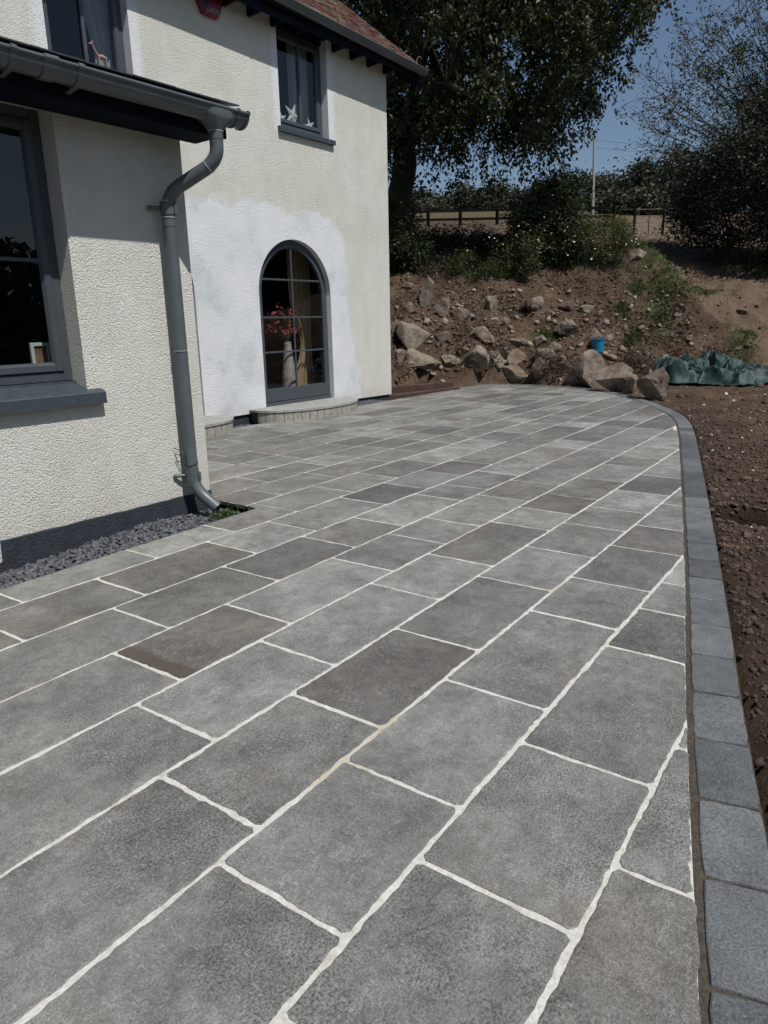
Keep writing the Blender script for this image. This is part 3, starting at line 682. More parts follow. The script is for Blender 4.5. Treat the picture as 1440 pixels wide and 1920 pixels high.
# ------------------------------------------------------------------ loose stuff: chips, clods, stones
def chips(name, C, size, mat, flat=.35, seed=1, frame='W', label=None, kind='stuff', origin=(0, 0, 0), parent=None, tilt=.6):
    r = np.random.RandomState(seed); C = np.asarray(C, float); n = len(C); size = np.asarray(size).reshape(-1, 1, 1)*np.ones((n, 1, 1))
    base = np.array([(x, y, z) for z in (-1, 1) for y in (-1, 1) for x in (-1, 1)], float)
    V = base[None]*(1+r.uniform(-.42, .25, (n, 8, 3))); V[:, 4:, :2] *= r.uniform(.5, .95, (n, 1, 1))
    V = V*np.stack([np.ones(n), r.uniform(.5, 1, n), r.uniform(.6, 1.3, n)*flat], 1)[:, None]*size*.5
    a = r.uniform(0, 6.283, n); tx = r.normal(0, tilt, n)*.6; ty = r.normal(0, tilt, n)*.6
    def rot(V, ax, an):
        c, s = np.cos(an)[:, None], np.sin(an)[:, None]; i, j = [(1, 2), (2, 0), (0, 1)][ax]; W = V.copy()
        W[..., i] = V[..., i]*c-V[..., j]*s; W[..., j] = V[..., i]*s+V[..., j]*c; return W
    V = rot(rot(rot(V, 0, tx), 1, ty), 2, a)+C[:, None]
    f = np.array([(0, 2, 3, 1), (4, 5, 7, 6), (0, 1, 5, 4), (2, 6, 7, 3), (0, 4, 6, 2), (1, 3, 7, 5)])
    F = (np.arange(n)[:, None, None]*8+f[None]).reshape(-1, 4)
    o = mobj(name, V.reshape(-1, 3), F, mat, parent=parent, origin=origin, frame=frame, tone=None)
    if label: tag(o, label, None, kind=kind)
    return o
def bed_z(A, B):        # slate bed by the near wall (house frame)
    e = 3.42+(A+3.0)*(.38/6.42); t = np.clip((B-e)/(4.25-e), 0, 1)
    zw = np.interp(A, [-3, 1.6, 2.2, 2.75, 3.05, 3.4], [-.13, -.115, -.085, -.035, -.05, -.07]); zp = np.interp(A, [-3, 2, 2.8, 3.4], [-.045, -.035, -.04, -.075])
    return zp*(1-t)+zw*t
n = 11000; A = nr.uniform(-.6, 3.40, n); B = nr.uniform(3.45, 4.27, n); e = 3.42+(A+3.0)*(.38/6.42); k = (B > e+.006); k &= ~((A > 3.36) & (B > 4.2)); A, B = A[k], B[k]
# the bed runs round the corner too
n2 = 500; A2 = nr.uniform(3.36, 3.41, n2); B2 = nr.uniform(3.85, 4.9, n2); A, B = np.r_[A, A2], np.r_[B, B2]
z = bed_z(A, np.minimum(B, 4.25))+nr.uniform(-.012, .006, len(A))+.01*fbm(A*5, B*5, 2)
chips('slate_gravel', np.stack([A, B, z], 1), nr.uniform(.016, .045, len(A)), 'slate_chip', .3, 3, 'H', 'dark blue slate chippings along the foot of the near wall', origin=(2, 3.9, 0))
gx = np.linspace(-3, 3.42, 90); gy = np.linspace(0, 1, 14); V = []
for a in gx:
    e = 3.42+(a+3.0)*(.38/6.42)
    for t in gy: b = e+(4.3-e)*t; V.append((a, b, float(bed_z(np.array([a]), np.array([b]))[0])-.018))
F = [(i*14+j, (i+1)*14+j, (i+1)*14+j+1, i*14+j+1) for i in range(89) for j in range(13)]
gb_ = bpy.data.objects['slate_gravel']; mobj('gravel_bed', V, F, 'dark_mortar', parent=gb_)
n = 6500; A = nr.uniform(5.9, 10.3, n); B = nr.uniform(7.05, 7.47, n); k = ~((A > 6.68) & (A < 8.62)); k &= B > 7.11+.0*(A); A, B = A[k], B[k]
z = -.045+.075*np.clip((B-7.1)/.35, 0, 1)*np.exp(-((A-9.25)/.45)**2)+nr.uniform(-.014, .006, len(A))
chips('far_gravel', np.stack([A, B, z], 1), nr.uniform(.018, .045, len(A)), 'slate_chip', .35, 4, 'H', 'grey slate chippings between the patio and the tall wall', origin=(8, 7.3, 0))
V = [(5.6, 7.1, -.06), (10.4, 7.1, -.06), (10.4, 7.5, -.06), (5.6, 7.5, -.06)]
mobj('gravel_bed', V, [(0, 1, 2, 3)], 'dark_mortar', parent=bpy.data.objects['far_gravel'])
# clods in the trench beside the kerb
s_ = nr.uniform(2.6, 14.5, 9000); w_ = .19+nr.gamma(1.3, .28, 9000); pts = np.array([(lambda pn, w: (pn[0].x+pn[1].x*w, pn[0].y+pn[1].y*w))(along(a), b) for a, b in zip(s_, w_)])
z = ground(pts[:, 0], pts[:, 1]); chips('soil_clods', np.c_[pts, z+.002], np.clip(nr.gamma(1.7, .0075, 9000), .005, .05), 'clod', .7, 5, label='dark crumbly clods of earth in the trench beside the kerb')
# pale stone flecks scattered over the earth
pp = []
for _ in range(10000):
    px, py = nr.uniform(735, 1445), 500+420*nr.uniform(0, 1)**1.2
    if px > 1290 and nr.rand() < .5: py = nr.uniform(740, 1100)
    v = pdir(px, py); h = math.hypot(v.x, v.y)
    pp.append((px, py))
dsv = np.arange(4.5, 26, .12); D = np.array([pdir(*p) for p in pp]); Hn = np.hypot(D[:, 0], D[:, 1])
XX = (D[:, 0]/Hn)[:, None]*dsv; YY = (D[:, 1]/Hn)[:, None]*dsv; ZZ = CH+(D[:, 2]/Hn)[:, None]*dsv
G = ground(XX.ravel(), YY.ravel(), False).reshape(XX.shape); ok = (G >= ZZ); ii = ok.argmax(1); sel = ok.any(1)
X0 = XX[np.arange(len(ii)), ii][sel]; Y0 = YY[np.arange(len(ii)), ii][sel]; q = psdf(X0, Y0) > .05; X0, Y0 = X0[q], Y0[q]
A, B = hinv(X0, Y0); q = ~((A < 10.1) & (B > 3.5)); q &= ~((np.arctan2(Y0, X0) < R(15)) & (np.hypot(X0, Y0) > 17.5) & (nr.rand(len(X0)) < .72)); X0, Y0 = X0[q], Y0[q]; Z0 = ground(X0, Y0)
dd = np.hypot(X0, Y0); sz = np.clip(nr.gamma(1.6, .011, len(X0)), .008, .11)*np.clip(dd/9, .7, 1.6)
h1 = nr.rand(len(X0)) < .14
chips('stone_flecks', np.c_[X0, Y0, Z0+.004][h1], sz[h1]*.8, 'pale_chip', .5, 6, label='pale stone chips scattered over the bare earth')
chips('earth_crumbs', np.c_[X0, Y0, Z0+.004][~h1], sz[~h1]*1.15, 'earth_lump', .6, 7, label='brown crumbs of earth strewn over the bank')
# ------------------------------------------------------------------ house
B1, BM, AC, AM = 4.257, 7.45, 3.37, 9.985
house = root('house', (6, 6, 0), 'cream roughcast house with dark grey windows, tiled roof and steel gutters', 'house', 'H')
def wall_panel(mb, outer, holes, b, depth, holes_reveal=True):
    """wall in the plane B=b facing -B, with reveals of the given depth"""
    loops = [outer]+holes; flat = [p for l in loops for p in l]
    t = tessellate_polygon([[Vector((p[0], p[1], 0)) for p in l] for l in loops])
    F = []
    for f in t:
        p, q, r = (flat[i] for i in f); cr = (q[0]-p[0])*(r[1]-p[1])-(q[1]-p[1])*(r[0]-p[0])
        F.append(tuple(f) if cr > 0 else tuple(f[::-1]))
    mb.add([(p[0], b, p[1]) for p in flat], F)
    for l in holes:
        n = len(l); ccw = sum(l[i][0]*l[(i+1) % n][1]-l[(i+1) % n][0]*l[i][1] for i in range(n)) > 0
        V = [(p[0], b, p[1]) for p in l]+[(p[0], b+depth, p[1]) for p in l]
        F = [(i, (i+1) % n, n+(i+1) % n, n+i) for i in range(n)]
        mb.add(V, F if ccw else [f[::-1] for f in F])
def rect(a0, z0, a1, z1): return [(a0, z0), (a1, z0), (a1, z1), (a0, z1)]
def arch(c, r, z0, zs, n=28): return [(c-r, z0), (c+r, z0)]+[(c+r*math.cos(math.pi*k/n), zs+r*math.sin(math.pi*k/n)) for k in range(n+1)]
# near wing
WN = (1.10, .90, 2.476, 2.54)                       # opening a0 z0 a1 z1
mb = MB(); wall_panel(mb, [(-2.5, -.3), (AC, -.3), (AC, 2.56), (-2.5, 2.56)], [rect(*WN)], B1, .20)
nr2 = np.random.RandomState(4)
mb.add([(AC, B1, -.3), (AC, BM, -.3), (AC, BM, 3.28), (AC, B1, 2.56)], [(0, 1, 2, 3)])
mb.add([(-2.5, B1, -.3), (-2.5, BM, -.3), (-2.5, BM, 3.28), (-2.5, B1, 2.56)], [(3, 2, 1, 0)])
mobj('near_wall', mb.V, mb.F, 'stucco_near', house)
# plinth with a step down at its left end, uneven upper edge
pl = MB(); top = []; a = AC+.006
while a > 1.80: top.append((a, .088+.006*mnoise.noise(Vector((a*7, 0, 0)))+.001*(AC-a))); a -= .05
top += [(1.80, .092), (1.795, -.035)]; a = 1.74
while a > -2.5: top.append((a, -.062+.005*mnoise.noise(Vector((a*6, 3, 0))))); a -= .08
V = []; F = []
for i, (a, z) in enumerate(top):
    V += [(a, B1-.007, -.3), (a, B1-.007, z-.004), (a, B1-.001, z+.002)]
    if i: b = (i-1)*3; F += [(b, b+1, b+4, b+3), (b+1, b+2, b+5, b+4)]
pl.add(V, F)
pl.add([(AC+.006, B1-.007, -.3), (AC+.006, 5.6, -.3), (AC+.006, 5.6, .09), (AC+.006, B1-.007, .09), (AC, B1-.007, .095), (AC, 5.6, .095)], [(0, 1, 2, 3), (3, 2, 5, 4)])
mobj('plinth', pl.V, pl.F, 'plinth_paint', house)
# tall wall
D1 = (7.745, .735, 1.71); D2 = (5.19, .735, 1.71); W0 = (4.38, 3.85, 5.35, 5.09); W1 = (7.60, 3.85, 8.58, 5.09)
mb = MB(); wall_panel(mb, [(-2.5, .085), (4.3, .085), (6.66, .10), (AM, .075), (AM, 5.42), (-2.5, 5.42)], [arch(*D1[:2], .15, D1[2]), arch(*D2[:2], .15, D2[2]), rect(W0[0], W0[1], W0[2], 5.40), rect(W1[0], W1[1], W1[2], 5.40)], BM, .17)
lbs = []
for w_ in (W0, W1): lb = MB(); lbs.append(lb); lb.box(w_[0], BM+.09, 5.087, w_[2], BM+.16, 5.40)
mb.add([(AM, BM, .075), (AM, BM+6, .075), (AM, BM+6, 5.42), (AM, BM+3, 7.9), (AM, BM, 5.42)], [(0, 1, 2, 3, 4)])
mb.add([(-2.5, BM, -.3), (-2.5, BM+6, -.3), (-2.5, BM+6, 5.42), (-2.5, BM+3, 7.9), (-2.5, BM, 5.42)], [(4, 3, 2, 1, 0)])
mb.add([(-2.5, BM+6, -.3), (AM, BM+6, -.3), (AM, BM+6, 5.42), (-2.5, BM+6, 5.42)], [(3, 2, 1, 0)])
mobj('tall_wall', mb.V, mb.F, 'stucco_main', house); [l_.obj('lintel_board', 'fascia_navy', house) for l_ in lbs]
mb = MB(); mb.add([(-2.5, BM+.03, -.3), (AM-.02, BM+.03, -.3), (AM-.02, BM+.03, .13), (-2.5, BM+.03, .13)], [(0, 1, 2, 3)])
mb.add([(AM-.02, BM+.03, -.3), (AM-.02, BM+6, -.3), (AM-.02, BM+6, .13), (AM-.02, BM+.03, .13)], [(0, 1, 2, 3)])
mobj('plinth', mb.V, mb.F, 'plinth_paint', house)
# rooms behind the glass
def room(a0, b0, z0, a1, b1, z1):
    mb = MB(); V = [(a0, b0, z0), (a1, b0, z0), (a1, b1, z0), (a0, b1, z0), (a0, b0, z1), (a1, b0, z1), (a1, b1, z1), (a0, b1, z1)]
    mb.add(V, [(1, 2, 6, 5), (2, 3, 7, 6), (3, 0, 4, 7), (4, 5, 6, 7)]); mobj('room_lining', mb.V, mb.F, 'interior_wall', house)
    mb = MB(); mb.add(V[:4], [(0, 1, 2, 3)]); mobj('room_floor', mb.V, mb.F, 'interior_floor', house)
room(-1.5, B1+.20, -.1, 3.2, 7.3, 2.54); room(3.6, BM+.17, .15, 6.3, 11, 2.7); room(6.4, BM+.17, .15, 9.8, 11.5, 2.7); room(3.6, BM+.17, 3.2, 6.2, 11, 5.25); room(6.3, BM+.17, 3.2, 9.8, 11, 5.25)

def ring_boxes(mb, a0, z0, a1, z1, w, b0, b1, ch=.004):
    mb.box(a0, b0, z0, a0+w, b1, z1, ch=ch); mb.box(a1-w, b0, z0, a1, b1, z1, ch=ch)
    mb.box(a0+w, b0+.0015, z0, a1-w, b1, z0+w, ch=ch); mb.box(a0+w, b0+.0015, z1-w, a1-w, b1, z1, ch=ch)
def window(o, split, label, bars=(), b=None, sill=None, w=.058, lift=.0):
    a0, z0, a1, z1 = o; zf = z0+lift; mb = MB(); ring_boxes(mb, a0+.004, zf, a1-.004, z1-.004, w, b, b+.07)
    f = mb.obj('window', 'frame_grey', house); f['label'] = label
    spans = [(a0+w+.0035, a1-w-.0035)] if not split[1] else [(a0+w+.0035, split[0]-.0335), (split[0]+.0335, a1-w-.0035)]
    if split[1]: m4 = MB(); m4.box(split[0]-.03, b+.001, zf+w, split[0]+.03, b+.07, z1-.004-w, ch=.004); m4.obj('mullion', 'frame_grey', f)
    zb, zt, sw = zf+w+.0035, z1-w-.0075, .046
    for l, r in spans:
        m2 = MB(); ring_boxes(m2, l, zb, r, zt, sw, b-.012, b+.05, .005)
        bead = .012                                  # sloping glazing bead
        l2, r2, b2, t2 = l+sw, r-sw, zb+sw, zt-sw
        q = [(l2, b2), (r2, b2), (r2, t2), (l2, t2)]; q2 = [(l2+bead, b2+bead), (r2-bead, b2+bead), (r2-bead, t2-bead), (l2+bead, t2-bead)]
        m2.add([(x, b-.006, z) for x, z in q]+[(x, b+.014, z) for x, z in q2], [(k, (k+1) % 4, 4+(k+1) % 4, 4+k) for k in range(4)])
        for z in bars: m2.box(l2, b+.004, z-.011, r2, b+.016, z+.011, ch=.003)
        if not split[1]: m2.box(split[0]-.021, b-.010, b2, split[0]+.021, b+.02, t2, ch=.004)
        m2.obj('sash', 'frame_grey', f)
        mobj('pane', [(l2, b+.018, b2), (r2, b+.018, b2), (r2, b+.018, t2), (l2, b+.018, t2)], [(0, 1, 2, 3)], 'window_glass', f)
    if sill:
        sa0, sa1, so, st = sill; m3 = MB()
        prof = [(b+.03, zf-.002), (b-.03, zf-.002), (b-.032, zf-.016), (B_front-so+.008, z0+.008), (B_front-so, z0), (B_front-so, z0-st), (b+.03, z0-st)]
        m3.prism(prof, 0, sa0, sa1); flat_smooth(m3.obj('sill', 'sill_paint', f), 20)
    return f
B_front = B1
window(WN, (1.82, True), 'large grey window beside the downpipe, white photo frame behind its glass', bars=(1.70,), b=B1+.145, sill=(1.05, 2.57, .055, .070), lift=.075)
B_front = BM
window(W0, (4.87, False), 'upstairs window cut off by the lower gutter', b=BM+.115, sill=(4.32, 5.42, .055, .055), lift=.045)
window(W1, (8.12, False), 'upstairs window under the eaves with white paper stars inside', b=BM+.115, sill=(7.54, 8.665, .055, .055), lift=.045)

def arched_door(c, r, zs, label):
    b = BM+.085; z0 = .165; mb = MB(); n = 30
    def band(mb, r0, r1, zb0, zb1, ba, bb):       # frame between an outer and an inner arch outline
        po = [(c-r0, zb0)]+[(c+r0*math.cos(math.pi*(1-k/n)), zs+r0*math.sin(math.pi*(1-k/n))) for k in range(n+1)]+[(c+r0, zb0)]
        pi = [(c-r1, zb1)]+[(c+r1*math.cos(math.pi*(1-k/n)), zs+r1*math.sin(math.pi*(1-k/n))) for k in range(n+1)]+[(c+r1, zb1)]
        m = len(po); V = [(x, ba, z) for x, z in po]+[(x, ba, z) for x, z in pi]+[(x, bb, z) for x, z in po]+[(x, bb, z) for x, z in pi]
        F = []
        for i in range(m-1): F += [(i, i+1, m+i+1, m+i), (m+i, m+i+1, 3*m+i+1, 3*m+i), (i+1, i, 2*m+i, 2*m+i+1)]
        mb.add(V, F)
    band(mb, r-.004, r-.062, z0, z0, b, b+.07); mb.box(c-r+.004, b-.03, z0-.012, c+r-.004, b+.07, z0+.035, ch=.004)
    f = mb.obj('door', 'frame_grey', house); f['label'] = label
    m2 = MB(); band(m2, r-.066, r-.115, z0+.04, .40, b-.012, b+.05); m2.box(c-r+.066, b-.0125, z0+.042, c+r-.066, b+.05, .395, ch=.004)
    m2.obj('leaf_frame', 'frame_grey', f)
    m3 = MB()
    for z in (.905, 1.385, 1.90):
        hw_ = r-.112 if z <= zs else math.sqrt((r-.112)**2-(z-zs)**2)
        m3.box(c-hw_, b-.004, z-.0125, c+hw_, b+.018, z+.0125, ch=.004)
    m3.box(c-.0135, b-.006, .396, c+.0135, b+.02, zs+r-.114, ch=.004); m3.obj('glazing_bars', 'frame_grey', f)
    q = r-.113; V = [(c-q, b+.022, .397), (c+q, b+.022, .397)]+[(c+q*math.cos(math.pi*k/n), b+.022, zs+q*math.sin(math.pi*k/n)) for k in range(n+1)]
    mobj('pane', V, [tuple(range(len(V)))], 'window_glass', f)
arched_door(*D1, 'grey arched glazed door with red flowers behind the glass'); arched_door(*D2, 'arched glazed door mostly hidden by the near wing')

# curved steps
def step_thing(c, half, b0, label, round_left, origin):
    st = root('doorstep', origin, label, 'doorstep', 'H')
    cur_ = []                                      # front outline from left to right
    if not round_left: cur_ = []
    n = 26
    for k in range(n+1):
        t = k/n
        if round_left: ang = math.pi*(1+t); x = c+half*math.copysign(abs(math.cos(ang))**.75, math.cos(ang)); y = BM-.02-b0*abs(math.sin(ang))**.85
        else:
            ang = math.pi/2*(1+.0)+0; ta = .12+(math.pi-.15)*t; x = c-half*math.cos(ta)*1.02; y = BM-.03-(b0-.03)*math.sin(ta)**.75
        cur_.append((x, y))
    P = [Vector(p) for p in cur_]; S_ = [0]
    for i in range(len(P)-1): S_.append(S_[-1]+(P[i+1]-P[i]).length)
    def pt(s):
        i = min(max(int(np.searchsorted(S_, s))-1, 0), len(P)-2); k = (s-S_[i])/max(S_[i+1]-S_[i], 1e-6); t = (P[i+1]-P[i]).normalized(); return P[i].lerp(P[i+1], k), Vector((t.y, -t.x))
    bk = MB(); s = 0; w = .128; rr_ = random.Random(3)
    while s < S_[-1]-.03:
        e = min(s+w, S_[-1]); g = .004; V = []; dz = rr_.uniform(-.003, .003); tn = rr_.random()
        for (u, dep) in ((s+g, 0), ((s+e)/2, -.002), (e-g, 0)):
            p, n_ = pt(u)
            for z in (-.01, .128+dz):
                V.append((p.x+n_.x*(-dep), p.y+n_.y*(-dep), z))
            for z in (.128+dz, -.01): V.append((p.x-n_.x*.05, p.y-n_.y*.05, z))
        F = []
        for i in range(2):
            a = i*4; b = a+4; F += [(a, b, b+1, a+1), (a+1, b+1, b+2, a+2), (a+2, b+2, b+3, a+3)]
        F += [(0, 1, 2, 3), (8, 11, 10, 9)]; bk.add(V, F, tn); s += w
    bk.obj('riser_blocks', 'step_stone', st)
    core = MB(); cp_ = [(p.x-0*1, p.y) for p in P]
    inn = [(pt(x)[0]-pt(x)[1]*.02) for x in S_]; poly = [(p.x, p.y) for p in inn]+[(c+half-.02, BM+.0), (c-half+.02, BM+.0)]
    core.prism(poly[::-1], 2, -.02, .118); core.obj('core', 'dark_mortar', st)
    tp = MB(); out = [(pt(x)[0]+pt(x)[1]*.014) for x in S_]; poly = [(p.x, p.y) for p in out]+[(c+half+.01, BM-.002), (c-half-.01, BM-.002)]
    # coping cut into slabs across its width
    cuts = [c-half-.05]+[c-half+2*half*k for k in (.30, .64)]+[c+half+.05]
    for i in range(len(cuts)-1):
        q = clip(clip(poly, (cuts[i]+.003, 5), (cuts[i]+.003, 9), 0) if False else poly, (cuts[i+1]-.003, 5), (cuts[i+1]-.003, 9)); q = clip(q, (cuts[i]+.003, 9), (cuts[i]+.003, 5))
        if len(q) > 2: tp.prism(q[::-1], 2, .130, .158)
    tp.obj('coping', 'step_top', st)
    return st
step_thing(7.66, .965, .70, 'curved grey stone doorstep in front of the arched door', False, (7.66, 7.1, 0))
step_thing(5.19, .95, .66, 'rounded doorstep end peeping out behind the near wing', True, (5.19, 7.1, 0))

# ---- near wing eaves, roof, gutter and downpipe
mb = MB(); mb.box(-2.5, 3.955, 2.493, 3.52, 3.975, 2.665, ch=.002); mb.box(-2.5, 3.976, 2.505, 3.50, B1-.001, 2.52); mb.box(AC+.003, 3.976, 2.5205, 3.50, B1-.001, 2.68)
mb.obj('fascia', 'fascia_navy', house)
ANG = math.tan(R(11.5)); 
mb = MB(); cols = np.arange(-2.6, 3.62, .30); rows = np.arange(0, 3.6, .24); rq = random.Random(8)
for j, u in enumerate(rows):
    for i, a in enumerate(cols):
        off = .15*(j % 2); a0, a1 = a+off+.003, min(a+.30+off-.003, 3.60)
        if a1 <= a0: continue
        z = 2.69+u*ANG+rq.uniform(0, .003); b0 = 3.90+u; V = [(a0, b0, z+.010), (a1, b0, z+.010), (a1, b0+.40, z+.40*ANG-.002), (a0, b0+.40, z+.40*ANG-.002)]
        V += [(x, y, w-.008) for x, y, w in V]; mb.add(V, [(0, 1, 2, 3), (7, 6, 5, 4), (0, 4, 5, 1), (1, 5, 6, 2), (3, 7, 4, 0), (2, 6, 7, 3)], rq.random())
mb.obj('lower_roof', 'slate_roof', house)
mb = MB(); mb.add([(-2.5, 3.95, 2.672), (3.56, 3.95, 2.672), (3.56, BM, 2.672+3.5*ANG), (-2.5, BM, 2.672+3.5*ANG)], [(0, 1, 2, 3)]); mb.obj('roof_underlay', 'fascia_navy', house)
def gutter(mb, a0, a1, bc, zc, r, lip=True, seg=18, fall=0.0):
    nv0 = len(mb.V)
    for i, (rr_, fl) in enumerate(((r, 1), (r-.004, 0))):
        V = []; F = []
        for a in (a0, a1):
            for k in range(seg+1):
                t = math.pi*(1+k/seg); V.append((a, bc+rr_*math.cos(t), zc+rr_*math.sin(t)))
        for k in range(seg): f = (k, k+1, seg+2+k, seg+1+k); F.append(f if fl else f[::-1])
        mb.add(V, F)
    if lip: mb.tube([(a0, bc-r-.001, zc+.003), (a1, bc-r-.001, zc+.003)], .0105, 10); mb.box(a0, bc+r-.004, zc, a1, bc+r, zc+.02)
    if fall: mb.V[nv0:] = [(x, y, z+(a1-x)*fall) for x, y, z in mb.V[nv0:]]
def band(mb, a, w, bc, zc, r, lead=.0):
    seg = 18; V = []; F = []
    for rr_ in (r+.007, r-.001):
        for x in (a, a+w):
            for k in range(seg+1): t = math.pi*(.97+1.06*k/seg); V.append((x, bc+rr_*math.cos(t), zc+rr_*math.sin(t)))
    m = seg+1
    for k in range(seg): F += [(k, k+1, m+k+1, m+k), (k+1, k, 2*m+k, 2*m+k+1), (m+k, m+k+1, 3*m+k+1, 3*m+k)]
    mb.add(V, F); mb.tube([(a, bc-r-.002, zc+.004), (a+w, bc-r-.002, zc+.004)], .0165, 10)
GB, GZ, GR = 3.868, 2.622, .076
mb = MB(); gutter(mb, -2.5, 3.575, GB, GZ, GR)
seg = 18; 
cap = [(3.577, GB, GZ)]+[(3.577, GB+GR*math.cos(math.pi*(1+k/seg)), GZ+GR*math.sin(math.pi*(1+k/seg))) for k in range(seg+1)]
mb.add(cap, [(0, k+1, k) for k in range(1, seg+1)])
gt = flat_smooth(mb.obj('gutter', 'gutter_steel', house)); gt['label'] = 'lower steel gutter ending beside the downpipe outlet'
mb = MB(); band(mb, 3.482, .014, GB, GZ, GR); band(mb, 3.562, .016, GB, GZ, GR); flat_smooth(mb.obj('end_bracket', 'gutter_steel', gt))
for a, w in ((2.03, .030), (2.20, .075), (2.385, .032), (1.2, .03)):
    mb = MB(); band(mb, a, w, GB, GZ, GR)
    if w < .05: mb.add([(a, GB-.02, GZ-GR-.004), (a+w, GB-.02, GZ-GR-.004), (a+w, GB+.06, GZ-GR+.004), (a, GB+.06, GZ-GR+.004), (a, GB+.08, GZ-GR-.02), (a+w, GB+.08, GZ-GR-.02)], [(0, 1, 2, 3), (0, 4, 5, 1)])
    flat_smooth(mb.obj('bracket' if w < .05 else 'union', 'gutter_steel', gt))
# funnel outlet
mb = MB(); seg = 28; V = []; F = []; oc = 3.352
levels = [(GZ-.002, .128, .082, .55), (GZ-.045, .122, .083, .55), (GZ-.062, .108, .080, .6), (GZ-.118, .050, .049, .9), (GZ-.126, .047, .047, 1)]
sg = lambda v, e: math.copysign(abs(v)**e, v)
for z, ra, rb, e in levels:
    for k in range(seg): t = 2*math.pi*k/seg; V.append((oc+ra*sg(math.cos(t), e), GB+rb*sg(math.sin(t), e), z))
for i in range(len(levels)-1):
    for k in range(seg): F.append((i*seg+k, (i+1)*seg+k, (i+1)*seg+(k+1) % seg, i*seg+(k+1) % seg))
mb.add(V, F); flat_smooth(mb.obj('outlet', 'gutter_steel', gt), 24)
PA, PB = 3.158, 4.172; PR = .0435
path = smooth_path([(oc, GB, GZ-.14), (oc, GB, 2.36), (oc-.02, GB+.02, 2.31), (PA+.01, PB-.02, 2.16), (PA, PB, 2.11), (PA, PB, 1.9)], 10, .085)
path = smooth_path([(oc, GB, GZ-.13), (oc, GB, 2.325), (PA, PB, 2.135), (PA, PB, .16), (PA+.075, PB-.155, .012)], 16, .11)
mb = MB(); rads = [PR]*len(path); mb.tube(path, PR, 26, cap=False); dp = flat_smooth(mb.obj('downpipe', 'gutter_steel', house), 50); dp['label'] = 'grey steel downpipe on the near wall'
mb = MB()
def collar(mb, p, q, r): mb.tube([p, q], r, 26)
for p_, q_, r_ in (((oc, GB, GZ-.130), (oc, GB, GZ-.175), PR+.002), ((PA, PB, 2.085), (PA, PB, 2.02), PR+.003), ((PA, PB, .30), (PA, PB, .185), PR+.0035), ((PA, PB, 1.97), (PA, PB, 1.935), PR+.002)):
    mb = MB(); collar(mb, p_, q_, r_); flat_smooth(mb.obj('pipe_collar', 'gutter_steel', dp), 40)
# square clips with their wall pins
for z in (2.045, .245):
    mb = MB()
    mb.tube([(PA, PB, z+.034), (PA, PB, z-.034)], PR+.006, 26); mb.box(PA+.012, PB-PR-.014, z-.033, PA+.034, PB-PR+.006, z+.033, ch=.003)
    mb.tube([(PA-.02, PB+.03, z+.005), (PA-.075, PB+.055, z+.008), (PA-.105, PB+.078, z+.008)], .0125, 12); flat_smooth(mb.obj('pipe_bracket', 'gutter_steel', dp), 40)
mb = MB()
for (p, d) in (((oc, GB, GZ-.1285), (0, 0, 1)), ((PA, PB, 2.092), (0, 0, 1)), ((PA, PB, 1.99), (0, 0, 1)), ((PA, PB, 1.13), (0, 0, 1))):
    mb.tube([(p[0], p[1], p[2]), (p[0], p[1], p[2]+.0036)], PR+.0050, 26); flat_smooth(mb.obj('seal_ring', 'seal_light', dp), 40); mb = MB()
i = [k for k, p in enumerate(path) if p.z < 2.30][0]; dv = (path[i+1]-path[i-1]).normalized(); mb.tube([path[i], path[i]+dv*.004], PR+.0045, 26)
flat_smooth(mb.obj('seal_ring', 'seal_light', dp), 40)
mb = MB(); mb.tube([(PA+(PR+.003)*math.cos(t), PB+(PR+.003)*math.sin(t), .335+.012*math.cos(t)) for t in np.linspace(0, 6.283, 26)], .0025, 6)
mb.tube(smooth_path([(PA-.045, PB, .33), (PA-.05, PB+.0, .42), (PA-.075, PB+.05, .45), (PA-.085, PB+.075, .455)], 6, .03), .0028, 6); mb.tube([(PA-.07, PB+.08, .41), (PA-.055, PB+.04, .40)], .003, 6); mb.tube([(PA-.075, PB+.08, .36), (PA-.055, PB+.04, .35)], .003, 6)
mb.obj('tie_wire', 'cable_black', dp)
# black disc across the shoe mouth stands in for its shaded inside
mb = MB(); mb.tube([path[-1]+Vector((.001, -.002, 0)), path[-1]+Vector((.0015, -.003, 0))], PR-.004, 20); mb.obj('shoe_shade_disc', 'cable_black', dp)

# ---- main roof
GB2, GZ2, GR2 = 7.125, 5.135, .07; PT = math.tan(R(38.5)); EB, EZ = 7.14, 5.165; AV = 10.52
mb = MB(); rq = random.Random(4); rows = np.arange(0, 3.7, .078); cols = np.arange(2.0, AV, .168)
for j, u in enumerate(rows):
    for a in cols:
        a0 = a+(.084 if j % 2 else 0)+.0015; a1 = min(a0+.165, AV)
        if a1-a0 < .03: continue
        lift = rq.uniform(0, .006); z = EZ+u*PT+.02+lift; b0 = EB+u+rq.uniform(-.004, .004)-.02; L = .18; V = [(a0, b0, z), (a1, b0, z+rq.uniform(-.002, .003)), (a1, b0+L, z+L*PT-.026), (a0, b0+L, z+L*PT-.026)]
        V += [(x, y+.008, w-.013) for x, y, w in V]; mb.add(V, [(0, 1, 2, 3), (0, 4, 5, 1), (1, 5, 6, 2), (3, 7, 4, 0)], rq.random())
mb.obj('upper_roof', 'roof_tile', house, tone=True)
mb = MB(); V = [(-2.5, EB, EZ-.0), (AV-.02, EB, EZ), (AV-.02, 10.45, EZ+(10.45-EB)*PT), (-2.5, 10.45, EZ+(10.45-EB)*PT)]
mb.add(V+[(x, y, z-.05) for x, y, z in V], [(0, 1, 2, 3), (7, 6, 5, 4), (0, 4, 5, 1), (1, 5, 6, 2)])
